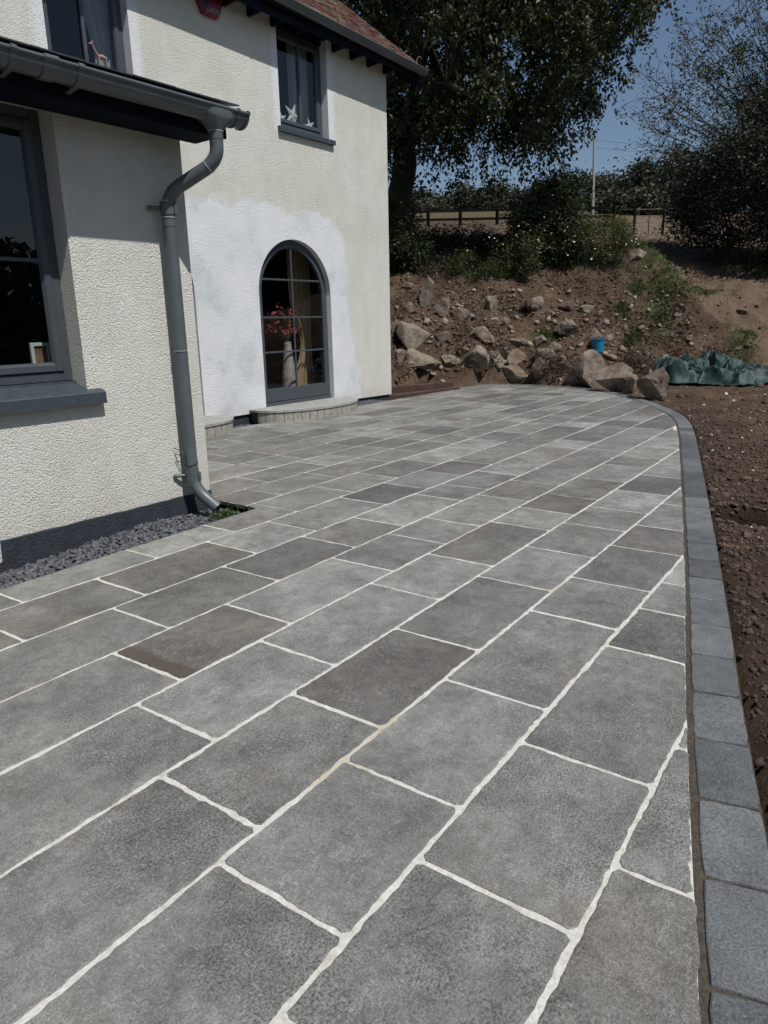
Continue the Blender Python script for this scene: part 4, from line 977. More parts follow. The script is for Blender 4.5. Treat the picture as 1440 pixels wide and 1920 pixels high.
V = [(-2.5, 10.45, EZ+(10.45-EB)*PT), (AV-.02, 10.45, EZ+(10.45-EB)*PT), (AV-.02, 13.8, EZ), (-2.5, 13.8, EZ)]; mb.add(V, [(0, 1, 2, 3)])
mb.box(-2.5, 7.195, 5.02, AV-.02, 7.215, 5.16)                              # fascia
for a in np.arange(2.3, AV-.1, .40):                                          # rafter feet
    mb.prism([(7.216, 5.03), (7.216, 5.15), (7.75, 5.15+.53*PT), (7.75, 5.02+.53*PT-.0), (7.452, 5.07), (7.448, 5.015)], 0, a, a+.045)
mb.prism([(7.17, 5.13), (7.17, 4.93), (7.30, 4.93), (10.45, EZ+(10.45-EB)*PT-.24), (10.45, EZ+(10.45-EB)*PT-.03)], 0, AV-.045, AV-.02)  # barge board
mb.obj('eaves_timber', 'fascia_navy', house)
mb = MB(); gutter(mb, -2.5, AV+.07, GB2, GZ2, GR2, fall=.028); cap = [(AV+.072, GB2, GZ2)]+[(AV+.072, GB2+GR2*math.cos(math.pi*(1+k/seg)), GZ2+GR2*math.sin(math.pi*(1+k/seg))) for k in range(seg+1)]
mb.add(cap, [(0, k+1, k) for k in range(1, seg+1)]); g2 = flat_smooth(mb.obj('gutter', 'gutter_steel', house)); g2['label'] = 'upper gutter under the red tiled roof'
for a in (3.0, 5.0, 7.05, 7.62, 8.75, 10.05):
    mb = MB(); band(mb, a, .03, GB2, GZ2+(AV+.07-a)*.028, GR2); flat_smooth(mb.obj('bracket', 'gutter_steel', g2))
mb = MB(); mb.tube(smooth_path([(AV-.1, 7.16, 5.19), (AV-.1, 7.16, 5.29), (AV-.07, 7.12, 5.32), (AV-.02, 7.12, 5.29)], 5, .03), .004, 6); mb.obj('wire_hook', 'pole_wood', g2)

# ---- alarm box
ab = mobj('alarm_box', [], [], 'alarm_red', house) if False else None
hexo = [(6.36, 4.835), (6.585, 4.835), (6.66, 4.985), (6.60, 5.13), (6.36, 5.13), (6.275, 4.985)]
def scal(P, k): cx_ = sum(p[0] for p in P)/len(P); cz_ = sum(p[1] for p in P)/len(P); return [(cx_+(x-cx_)*k, cz_+(z-cz_)*k) for x, z in P]
mb = MB(); b0, b1, b2 = BM-.003, BM-.055, BM-.075
L0 = [(x, b0, z) for x, z in hexo]; L1 = [(x, b1, z) for x, z in hexo]; L2 = [(x, b2, z) for x, z in scal(hexo, .86)]
mb.add(L0+L1+L2, [(i, (i+1) % 6, 6+(i+1) % 6, 6+i) for i in range(6)]+[(6+i, 6+(i+1) % 6, 12+(i+1) % 6, 12+i) for i in range(6)])
mb.add(L2, [tuple(range(6))])
alarm = mb.obj('alarm_box', 'alarm_red', house)
sc = scal(hexo, .85); mobj('side_panel', [(sc[5][0], b2-.002, sc[5][1]), (sc[0][0], b2-.002, sc[0][1]), (sc[0][0]+.055, b2-.002, sc[0][1]+.085), (sc[4][0]+.03, b2-.002, sc[4][1]), (sc[4][0], b2-.002, sc[4][1])], [(0, 1, 2, 3, 4)], 'alarm_navy', alarm)
mb = MB()                                            # faint two-line lettering, unreadable in the photograph
rl = random.Random(2)
for row, (z, x0, x1, h) in enumerate(((4.895, 6.44, 6.57, .016), (4.868, 6.40, 6.585, .013))):
    x = x0
    while x < x1:
        w = rl.uniform(.008, .014); mb.box(x, b2-.0035, z, x+.003, b2-.0015, z+h); mb.box(x, b2-.0034, z+h*.5, x+w*.8, b2-.0015, z+h*.5+.003); mb.box(x+w*.6, b2-.0035, z, x+w*.6+.003, b2-.0015, z+h*.6); x += w+.004
mb.obj('lettering', 'seal_light', alarm)

# ---- things inside the windows
def curtain(name, a0, a1, b, z0, z1, mat, label, folds=9, amp=.035, gather=None, origin=None):
    nu, nv = folds*8, 14; V = []; F = []
    for j in range(nv+1):
        v = j/nv; z = z1+(z0-z1)*v
        for i in range(nu+1):
            u = i/nu; x = a0+(a1-a0)*u; w = amp*math.sin(u*folds*6.283+.6*math.sin(v*3))*(.7+.3*math.sin(u*17))
            if gather: gz_, gk, gx = gather; g = gk*math.exp(-((z-gz_)/.42)**2); x = x+(gx-x)*g; w *= (1-.4*g)
            V.append((x, b+w, z))
    for j in range(nv):
        for i in range(nu): k = j*(nu+1)+i; F.append((k, k+1, k+nu+2, k+nu+1))
    o = mobj(name, V, F, mat, origin=origin or ((a0+a1)/2, b, z0), frame='H', smooth=True)
    return tag(o, label, 'curtain')
curtain('curtain', 8.15, 8.62, BM+.55, .17, 2.5, 'gold_curtain', 'gold curtain tied back inside the arched door', 5, .05, (1.0, .55, 8.55))
curtain('curtain', 8.10, 8.50, BM+.30, 3.9, 5.1, 'net_curtain', 'white net curtain in the upstairs window with the paper stars', 8, .02)
curtain('curtain', 4.95, 5.30, BM+.28, 3.9, 5.1, 'net_curtain', 'white net curtain in the upstairs window with the pink toy', 7, .02, (4.1, .4, 5.28))
vase = root('vase', (8.0, BM+.5, .17), 'tall grey textured vase holding red flowers inside the arched door', 'vase', 'H')
mb = MB(); prof = [(0, .10), (.1, .125), (.35, .115), (.6, .085), (.78, .062), (.86, .058)]; V = []; F = []
for h, r in prof:
    for k in range(20): t = 6.283*k/20; V.append((8.0+r*math.cos(t), BM+.5+r*math.sin(t), .17+h))
for i in range(len(prof)-1):
    for k in range(20): F.append((i*20+k, i*20+(k+1) % 20, (i+1)*20+(k+1) % 20, (i+1)*20+k))
F.append(tuple(range(19, -1, -1))); mb.add(V, F); flat_smooth(mb.obj('vase_body', 'vase_grey', vase), 50)
st_, pt_ = MB(), MB(); rf = random.Random(9)
for k in range(26):
    t = rf.uniform(0, 6.283); rr_ = rf.uniform(.1, .42); top_ = Vector((8.0-.08+rr_*math.cos(t), BM+.5+rr_*.4*math.sin(t), 1.03+rf.uniform(.12, .55))); base_ = Vector((8.0, BM+.5, 1.0))
    mid = base_.lerp(top_, .5)+Vector((0, 0, .08)); st_.tube([base_, mid, top_], .003, 5)
    for q in range(7):
        p = mid.lerp(top_, rf.uniform(.3, 1.1))+Vector([rf.uniform(-.03, .03) for _ in range(3)]); s = rf.uniform(.028, .05); d = Vector([rf.uniform(-1, 1) for _ in range(3)]).normalized(); e = d.orthogonal().normalized()
        pt_.add([p-d*s, p+e*s*.5, p+d*s, p-e*s*.5], [(0, 1, 2, 3)])
st_.obj('flower_stems', 'moss', vase); pt_.obj('red_flowers', 'petal_red', vase)
def frame_thing():
    f = root('photo_frame', (2.375, B1+.30, 1.0), 'small white picture frame standing inside the near window', 'picture frame', 'H')
    mb = MB(); ring_boxes(mb, 2.30, 1.06, 2.43, 1.215, .022, B1+.29, B1+.31, .002); mb.obj('frame_border', 'paper_white', f)
    mobj('picture', [(2.32, B1+.302, 1.08), (2.41, B1+.302, 1.08), (2.41, B1+.302, 1.195), (2.32, B1+.302, 1.195)], [(0, 1, 2, 3)], 'photo_brown', f)
    mb = MB(); mb.box(1.2, B1+.20, 1.03, 2.46, B1+.42, 1.058); mobj('window_board', mb.V, mb.F, 'interior_wall', house)
frame_thing()
for a in (4.40, 7.62): mb = MB(); mb.box(a, BM+.18, 3.88, a+.94, BM+.36, 4.015 if a < 5 else 3.93); mobj('window_board', mb.V, mb.F, 'interior_wall', house)
def star(a, z, r, th, label, by=BM+.175):
    mb = MB(); V = [(a, by-r*.1, z), (a, by+r*.1, z)]; 
    for k in range(10):
        t = th+k*math.pi/5; q = r if k % 2 == 0 else r*.36; V.append((a+q*math.cos(t), by, z+q*math.sin(t)))
    mb.add(V, [(0, 2+k, 2+(k+1) % 10) for k in range(10)]+[(1, 2+(k+1) % 10, 2+k) for k in range(10)])
    tag(mobj('paper_star', mb.V, mb.F, 'paper_white', origin=(a, by, 3.93), frame='H'), label, 'ornament')
star(8.03, 4.10, .185, 1.25, 'large white folded paper star in the upstairs window under the eaves')
star(7.80, 4.02, .115, .6, 'white paper star half hidden at the left edge of its window')
star(8.37, 4.03, .12, 1.9, 'faint white paper star at the foot of the net curtain')
toy = root('toy_animal', (5.10, BM+.24, 3.93), 'small pink toy animal standing on the upstairs window board', 'toy', 'H')
mb = MB(); c = (5.10, BM+.185)
mb.tube([(c[0]-.05, c[1], 4.03), (c[0], c[1], 4.04), (c[0]+.05, c[1], 4.03)], [.018, .026, .022], 10)
for dx, dy in ((-.045, -.012), (-.045, .012), (.045, -.012), (.045, .012)): mb.tube([(c[0]+dx, c[1]+dy, 4.03), (c[0]+dx, c[1]+dy, 3.932)], [.009, .006], 8)
mb.tube([(c[0]-.045, c[1], 4.04), (c[0]-.09, c[1], 4.11), (c[0]-.10, c[1], 4.145)], [.014, .009, .010], 8); mb.tube([(c[0]-.095, c[1], 4.145), (c[0]-.14, c[1], 4.135)], [.014, .007], 8)
for s in (-1, 1): mb.tube([(c[0]-.098, c[1]+s*.008, 4.155), (c[0]-.094, c[1]+s*.014, 4.175)], [.004, .003], 6)
mb.obj('toy_body', 'toy_pink', toy); toy.location.z += .085
# ------------------------------------------------------------------ boulders
def ico(sub):
    import bmesh
    bm = bmesh.new(); bmesh.ops.create_icosphere(bm, subdivisions=sub, radius=1); V = np.array([v.co[:] for v in bm.verts]); F = np.array([[v.index for v in f.verts] for f in bm.faces]); bm.free(); return V, F
ICO = {k: ico(k) for k in (2, 3, 4)}
def boulder(name, px, py, w, h, label, cat='boulder', seed=0, depth=.8, lean=0.0, sub=4, group=None, cuts=11, sink=.18, d=None, flat=None, mat='rock'):
    if d is None: p, d = hit(px, py)
    else: p = at(px, py, d)
    W = w/FPX*d*.5; H = h/FPX*d*.5*1.2; Dp = (W+H)*.5*depth*1.1
    r = np.random.RandomState(seed); V, F = ICO[sub]; V = V.copy()
    for k in range(cuts):
        n = r.normal(size=3); n /= np.linalg.norm(n); c = r.uniform(.40, .78); dd = V@n-c; V -= np.outer(np.maximum(dd, 0), n)*.97
    V /= np.abs(V).max(0)[None]*.5+.5*np.abs(V).max()
    V[:, 0] *= W; V[:, 1] *= Dp; V[:, 2] *= H; o = r.uniform(0, 50, 3); s = max(W, H)
    for i in range(len(V)):
        q = Vector(V[i]/s*1.6)+Vector(o); k = mnoise.fractal(q, .9, 2.1, 6)*.065*s+abs(mnoise.noise(q*2.6))*-.07*s+mnoise.noise(q*7)*.018*s; nn = Vector(V[i]).normalized(); V[i] += np.array(nn)*k
    th = math.atan2(p.y, p.x)-math.pi/2; c_, s_ = math.cos(lean), math.sin(lean)
    x = V[:, 0]*c_+V[:, 2]*s_; z = -V[:, 0]*s_+V[:, 2]*c_; V[:, 0], V[:, 2] = x, z
    fw = np.array([math.cos(th), math.sin(th)])
    X = V[:, 0]*math.cos(th)-V[:, 1]*math.sin(th); Y = V[:, 0]*math.sin(th)+V[:, 1]*math.cos(th)
    cx = p.x+math.cos(th+math.pi/2)*Dp*.55; cy = p.y+math.sin(th+math.pi/2)*Dp*.55; bz = p.z
    o = mobj(name, np.stack([X+cx, Y+cy, V[:, 2]-V[:, 2].min()+bz-sink*H], 1), F, mat, origin=(cx, cy, bz))
    flat_smooth(o, 20); return tag(o, label, cat, group)
BL = [(777, 660, 76, 62, 'large pale-capped boulder beside the house corner', .9, .1), (747, 686, 34, 30, 'low rounded boulder touching the house corner', .9, 0), (784, 718, 88, 38, 'long low dark boulder behind the timber edging', .6, 0),
      (803, 583, 30, 78, 'tall pale slab of stone standing upright on the bank', .35, .16), (827, 593, 32, 36, 'pale pointed stone beside the upright slab', .5, .25), (861, 604, 40, 26, 'small triangular stone poking out of the bank', .7, 0),
      (918, 581, 28, 34, 'rounded grey stone in the shade under the bushes', .6, 0), (906, 650, 62, 36, 'flat tan slab with a dark overhanging underside', .9, -.1), (982, 656, 58, 22, 'flat slab right of the overhanging one', .9, .12),
      (996, 586, 46, 30, 'pinkish boulder halfway up the bank', .8, -.15), (1030, 598, 34, 15, 'thin flat stone right of the pinkish boulder', .8, .1), (1064, 582, 40, 22, 'stone near the top of the bank below the weeds', .7, 0),
      (962, 692, 50, 34, 'rough brown boulder behind the paving rim', .8, 0), (844, 688, 56, 26, 'grey stone sunk in the earth left of the dead stalks', .7, .1), (886, 723, 64, 44, 'dark stone at the far rim of the patio', .7, 0),
      (962, 723, 66, 38, 'pale stone resting right on the far patio rim', .7, 0), (1007, 723, 38, 34, 'small round stone between two bigger rim stones', .9, 0), (1095, 727, 90, 76, 'biggest boulder on the patio rim, blue bucket behind it', .9, .05),
      (1153, 736, 72, 58, 'square brown boulder right of the biggest one', .8, 0), (1180, 742, 32, 44, 'narrow upright boulder squeezed between two others', .7, .1), (1222, 752, 62, 62, 'pointed tan boulder next to the green tarpaulin', .9, .1),
      (1112, 648, 54, 34, 'half-buried brown boulder behind the blue bucket', .8, 0), (1168, 660, 18, 13, 'small loose stone right of the blue bucket', .8, 0), (1062, 634, 44, 32, 'rough stone above the dead stalks', .8, 0),
      (1194, 494, 38, 22, 'tan stone crowning the earth mound', .8, .1), (738, 630, 20, 34, 'dark stone right at the edge of the house wall', .8, 0), (1022, 683, 44, 32, 'earth-stained boulder behind the dead stalks', .8, 0), (764, 546, 24, 16, 'small pale stone below the dark shrub', .8, 0),
      (1270, 594, 16, 9, 'small pale stone on the crest of the mound', .8, 0), (1392, 597, 24, 9, 'flat pale stone out on the bare slope', .8, 0), (1384, 660, 22, 9, 'flat stone behind the tarpaulin', .8, 0), (1345, 578, 10, 6, 'tiny white stone on the bare slope', .9, 0), (1128, 626, 12, 8, 'tiny stone above the bucket', .9, 0),
      (830, 650, 34, 22, 'brown stone between the pale-capped boulder and the overhanging slab', .8, .1), (868, 672, 30, 20, 'small rough stone below the overhanging slab', .8, 0), (924, 672, 26, 18, 'small dark stone beneath the middle of the bank', .8, 0),
      (1010, 650, 30, 20, 'chunky stone beside the flat slab', .8, .1), (1040, 660, 26, 18, 'dusty stone just above the dead weeds', .8, 0), (945, 612, 34, 18, 'low flat stone in the middle of the bank', .7, 0), (1098, 590, 30, 16, 'low stone at the foot of the mound', .8, 0),
      (765, 590, 30, 20, 'brown stone under the pale stone and above the pale-capped boulder', .8, 0), (1075, 722, 30, 30, 'small boulder wedged left of the biggest one', .8, 0), (925, 724, 42, 32, 'squat boulder between two pale rim stones', .8, 0), (1140, 675, 24, 16, 'flat stone at the foot of the bucket', .8, 0), (880, 600, 22, 14, 'brown stone beside the small triangular one', .8, 0)]
for i, b in enumerate(BL): boulder('boulder', b[0], b[1], b[2], b[3], b[4], 'boulder' if b[2] > 30 else 'stone', seed=40+i, depth=b[5], lean=b[6], sub=4 if b[2] > 28 else 3, sink=.30)
# rubble too small and plentiful to count
rb_ = []
for _ in range(420):
    px, py = nr.uniform(735, 1300), nr.uniform(545, 715)
    rb_.append(hit(px, py)[0])
rb_ = np.array([(p.x, p.y, p.z) for p in rb_ if psdf(np.array([p.x]), np.array([p.y]))[0] > .1])
chips('rubble', rb_+np.array([0, 0, .01]), np.clip(nr.gamma(2.0, .034, len(rb_)), .03, .24), 'stone_chip', .6, 12, label='broken stones scattered across the earth bank')

# ------------------------------------------------------------------ timber edging by the house corner
tb = root('timber_edging', hw(10.1, 7.5)+(0,), 'dark red-brown timber boards edging the patio beside the house corner', 'timber edging')
for i, (p, q, z0, z1) in enumerate(((HM(10.02, 7.52), onz(862, 728, .02), -.1, .03), (HM(10.25, 8.0), onz(850, 724, .05), -.05, .12))):
    d_ = Vector((q.x-p.x, q.y-p.y)).normalized(); n_ = Vector((-d_.y, d_.x))*.03; mb = MB()
    V = [(p.x, p.y, z0), (q.x, q.y, z0), (q.x+n_.x, q.y+n_.y, z0), (p.x+n_.x, p.y+n_.y, z0)]; V += [(x, y, z1+.01*k) for k, (x, y, z) in enumerate(V)]
    mb.add(V, [(0, 1, 5, 4), (1, 2, 6, 5), (2, 3, 7, 6), (3, 0, 4, 7), (4, 5, 6, 7)]); mb.obj('board', 'red_timber', tb)

# ------------------------------------------------------------------ bucket
pb, db = hit(1120, 664); Rb = 24/FPX*db/2*1.0; Hb = 22/FPX*db*1.05
bk = root('bucket', (pb.x, pb.y, pb.z), 'bright blue plastic bucket standing among the stones', 'bucket'); mb = MB(); seg = 30; V = []; F = []
prof = [(.78, 0), (.80, .01), (.97, .93), (1.06, .93), (1.06, 1.0), (.95, 1.0), (.93, .93), (.76, .05), (0, .05)]
for r, h in prof:
    for k in range(seg): t = 6.283*k/seg; V.append((pb.x+r*Rb*math.cos(t), pb.y+r*Rb*math.sin(t), pb.z-.01+h*Hb))
for i in range(len(prof)-1):
    for k in range(seg): F.append((i*seg+k, i*seg+(k+1) % seg, (i+1)*seg+(k+1) % seg, (i+1)*seg+k))
mb.add(V, F); flat_smooth(mb.obj('bucket_body', 'bucket_blue', bk), 40)
mb = MB(); mb.tube([(pb.x+Rb*1.07*math.cos(t)*.7-Rb*.0, pb.y+Rb*1.07*math.cos(t)*-.75, pb.z+Hb*.93-Rb*.75*math.sin(t)) for t in np.linspace(0, math.pi, 14)], .004, 6); mb.obj('bucket_handle', 'pole_wood', bk)

# ------------------------------------------------------------------ tarpaulin
def tarp():
    cpt, d = hit(1345, 716); th = math.atan2(cpt.y, cpt.x)-math.pi/2; ux = np.array([math.cos(th), math.sin(th)]); uy = np.array([-math.sin(th), math.cos(th)])
    k = d/FPX; nu, nv = 300, 130; W0_, W1_ = -112*k, 190*k; u = np.linspace(0, 1, nu); v = np.linspace(0, 1, nv); U, Vv = np.meshgrid(u, v, indexing='ij')
    x = W0_+(W1_-W0_)*U; lt = np.clip((x-W0_)/.75, 0, 1); D0 = -.42+.34*fbm(x*1.6, x*0+3, 3, 5)-.22*np.exp(-((x-.42)/.22)**2)+.12*lt; D1 = -.30+(1.35+.5*fbm(x*1.3, x*0+9, 3, 8))*lt**.7
    y = D0+(D1-D0)*Vv
    edge = np.minimum(np.minimum(U/.05, (1-U)/.03), np.minimum(Vv/.22, (1-Vv)/.2)); e = np.clip(edge, 0, 1); e = e*e*(3-2*e)
    wx = x+.30*fbm(x*1.6, y*1.6, 3, 31); wy = y+.30*fbm(x*1.6+5, y*1.6, 3, 33)
    def ridge(a, b, f, s): n = fbm(a*f, b*f, 2, s, .45); return 1-np.minimum(1, np.abs(n)*3.0)
    body = .10+.20*fbm(x*1.1+2, y*1.4, 2, 14)+.20*np.exp(-((x-1.25)/.45)**2)+.08*np.exp(-((x+.75)/.25)**2)-.10*np.exp(-((x-.70)/.22)**2)
    h = np.maximum(body, .03)*e+(.11*ridge(wx+wy*.9, wy*.45, 1.3, 41)+.085*ridge(wx*.6-wy*.8, wy+wx*.3, 2.3, 43)+.040*ridge(wx, wy*.6, 4.8, 47)+.018*ridge(wx*.7, wy, 11, 49))*(.22+.78*e)
    h = h*1.3+.10*np.exp(-((x-1.3)/.4)**2)*e
    x2 = x+.09*fbm(x*5, y*5, 2, 71); y2 = y+.09*fbm(x*5+3, y*5, 2, 73)
    X = cpt.x+ux[0]*x2+uy[0]*y2; Y = cpt.y+ux[1]*x2+uy[1]*y2; g = ground(X.ravel(), Y.ravel(), False).reshape(X.shape); Z = g+.012+h
    top = np.stack([X, Y, Z], -1).reshape(-1, 3); I = np.arange(nu*nv).reshape(nu, nv)
    F = np.stack([I[:-1, :-1], I[1:, :-1], I[1:, 1:], I[:-1, 1:]], -1).reshape(-1, 4)
    o = mobj('tarpaulin', top, F, 'tarp_green', origin=(cpt.x, cpt.y, cpt.z)); flat_smooth(o, 32); tag(o, 'crumpled dark green tarpaulin heaped on the bare earth', 'tarpaulin')
    m = o.modifiers.new('thick', 'SOLIDIFY'); m.thickness = .006
    e_, de = hit(1361, 742); mb = MB(); mb.tube([(e_.x, e_.y, e_.z+.02), (e_.x-.006, e_.y-.006, e_.z+.026)], .022, 14); mb.V = [v for v in mb.V]; q = mb.obj('eyelet', 'seal_light', o)
tarp()

# ------------------------------------------------------------------ plants
def leafmesh(name, C, size, mat, parent=None, seed=1, droop=.6, aspect=.45, fold=.25, tone=None, up=False, **kw):
    r = np.random.RandomState(seed); C = np.asarray(C, float); n = len(C); size = np.asarray(size)*np.ones(n)
    d = r.normal(size=(n, 3)); d[:, 2] = d[:, 2]*.5+(-droop if not up else droop)*1.3; d /= np.linalg.norm(d, axis=1)[:, None]
    s = np.cross(d, r.normal(size=(n, 3))); s /= np.linalg.norm(s, axis=1)[:, None]; nn = np.cross(d, s)
    L = size[:, None]; V = np.stack([C, C+d*L*.45+s*L*aspect*.5+nn*L*fold*.3, C+d*L, C+d*L*.45-s*L*aspect*.5+nn*L*fold*.3], 1)
    I = np.arange(n)[:, None]*4; F = np.concatenate([I+np.array([[0, 1, 2]]), I+np.array([[0, 2, 3]])], 1).reshape(-1, 3)
    t = r.beta(2, 2.6, n) if tone is None else np.clip(tone+r.normal(0, .13, n), 0, 1)
    return mobj(name, V.reshape(-1, 3), F, mat, parent, tone=np.repeat(t, 4), **kw)
def inpoly(P, x, y):
    P = np.array(P, float); c = np.zeros(x.shape, bool); j = len(P)-1
    for i in range(len(P)):
        k = ((P[i][1] > y) != (P[j][1] > y)) & (x < (P[j][0]-P[i][0])*(y-P[i][1])/(P[j][1]-P[i][1]+1e-12)+P[i][0]); c ^= k; j = i
    return c
def branch_mesh(name, segs, mat, parent, seg=6):
    mb = MB()
    for pts, r0, r1 in segs: mb.tube(pts, list(np.linspace(r0, r1, len(pts))), seg if r0 > .03 else 4, cap=False)
    return flat_smooth(mobj(name, mb.V, mb.F, mat, parent), 60)
def limb(a, b, sag=.0, wob=.1, n=7, rnd=random):
    a, b = Vector(a), Vector(b); L = (b-a).length; o = [a]
    for k in range(1, n): t = k/n; o.append(a.lerp(b, t)+Vector((rnd.uniform(-1, 1), rnd.uniform(-1, 1), rnd.uniform(-1, 1)))*wob*L*.12+Vector((0, 0, sag*L*math.sin(t*math.pi))))
    return o+[b]
def crown_points(poly, dc, thick, n, seed, ymid=None, rnd_d=None):
    """points filling a crown: outline polygon (as seen) at distance dc, real depth given by thick"""
    r = np.random.RandomState(seed); P = np.array(poly, float); x0, y0 = P.min(0); x1, y1 = P.max(0); out = []
    cx, cy = (x0+x1)/2, (y0+y1)/2
    while len(out) < n:
        x = r.uniform(x0, x1, 4*n); y = r.uniform(y0, y1, 4*n); k = inpoly(poly, x, y); x, y = x[k], y[k]
        e = np.sqrt(np.clip(1-((x-cx)/((x1-x0)*.56))**2*.9-((y-cy)/((y1-y0)*.56))**2*.9, .05, 1)); dd = dc+thick*e*(1-2*r.uniform(0, 1, len(x)))
        for a, b, c in zip(x, y, dd):
            out.append(at(a, b, c))
            if len(out) >= n: break
    return out
# --- big tree
def big_tree():
    r = np.random.RandomState(21); rd = random.Random(21)
    tb_, _ = at(742, 470, 20.5), 0; bz = gz(tb_.x, tb_.y); base = Vector((tb_.x, tb_.y, bz)); crotch = at(765, 250, 20.8)
    t = root('broadleaf_tree', base, 'large broad drooping tree rising behind the house, filling the top of the view', 'tree')
    poly = [(560, -700), (900, -900), (1250, -620), (1330, -300), (1290, -60), (1205, 10), (1160, 60), (1130, 110), (1120, 165), (1095, 205), (1062, 235), (1035, 262), (1005, 270), (975, 252), (945, 290), (915, 272), (880, 288), (845, 276), (805, 292), (770, 300), (735, 315), (700, 305), (600, 310), (520, 200), (480, -200)]
    cl = crown_points(poly, 20.5, 4.6, 1350, 3)
    tips = [(1222, 28), (1212, 76), (1200, 86), (1185, 120), (1177, 150), (1158, 152), (1148, 185), (1140, 100), (1165, 60), (1110, 243), (1088, 262), (945, 345), (930, 335), (910, 330), (845, 345), (800, 348), (785, 352), (1055, 312), (1020, 322), (1000, 330), (760, 340), (870, 335), (1190, 45), (1150, 125), (1120, 205), (1070, 290), (825, 335), (890, 330), (960, 325), (985, 300)]
    tipc = [at(x-6, y-14, 19.5+rd.uniform(-1.5, 1.5)) for x, y in tips]
    segs = [(limb(base-Vector((0, 0, .4)), crotch, 0, .35, 8, rd), .42, .27)]; mains = []
    for (x, y, d) in ((700, -100, 21), (850, -250, 20), (1000, -100, 20), (1090, -250, 21.5), (900, 100, 18.5), (760, -350, 22), (1040, 80, 19.3), (1120, -50, 19.8), (650, 80, 20), (880, 180, 17.5), (960, 200, 19.4), (800, -50, 24)):
        e = at(x, y, d); L = limb(crotch, e, .05, 1.2, 9, rd); segs.append((L, .13, .035)); mains += L[3:]
    mains = [Vector(m) for m in mains]; LC = []; LS = []
    for ci, c in enumerate(cl+tipc):
        tip = ci >= len(cl); m = min(mains, key=lambda q: (q-c).length); 
        if (m-c).length < 4.5: segs.append((limb(m, c, .03, .8, 5, rd), .022, .006))
        k = 40 if tip else r.randint(140, 270); rad = .18 if tip else r.uniform(.30, .52)
        # each clump is a set of drooping sprays
        nsp = max(3, k//13); 
        for s in range(nsp):
            a = Vector(r.normal(size=3)*rad*.55)+c; dr = Vector((r.normal(), r.normal(), -.8+r.normal()*.3)).normalized(); Ls = r.uniform(.25, .55)*(.6 if tip else 1)
            for q in range(13):
                u = q/12; LC.append(a+dr*Ls*u+Vector((0, 0, -.14*u*u))+Vector(r.normal(size=3)*.045)); LS.append(r.uniform(.085, .155))
    LC = np.array([p[:] for p in LC]); tn = .42+.32*fbm(LC[:, 0]*.8+LC[:, 1]*.5, LC[:, 2]*.8, 3, 4)+.10*(r.rand(len(LC)) > .93)*3
    branch_mesh('trunk', segs[:1], 'bark', t, 14); branch_mesh('branches', segs[1:], 'bark', t, 8)
    leafmesh('crown', LC, LS, 'leaf_big', t, 5, .8, .50, .3, tone=tn)
big_tree()
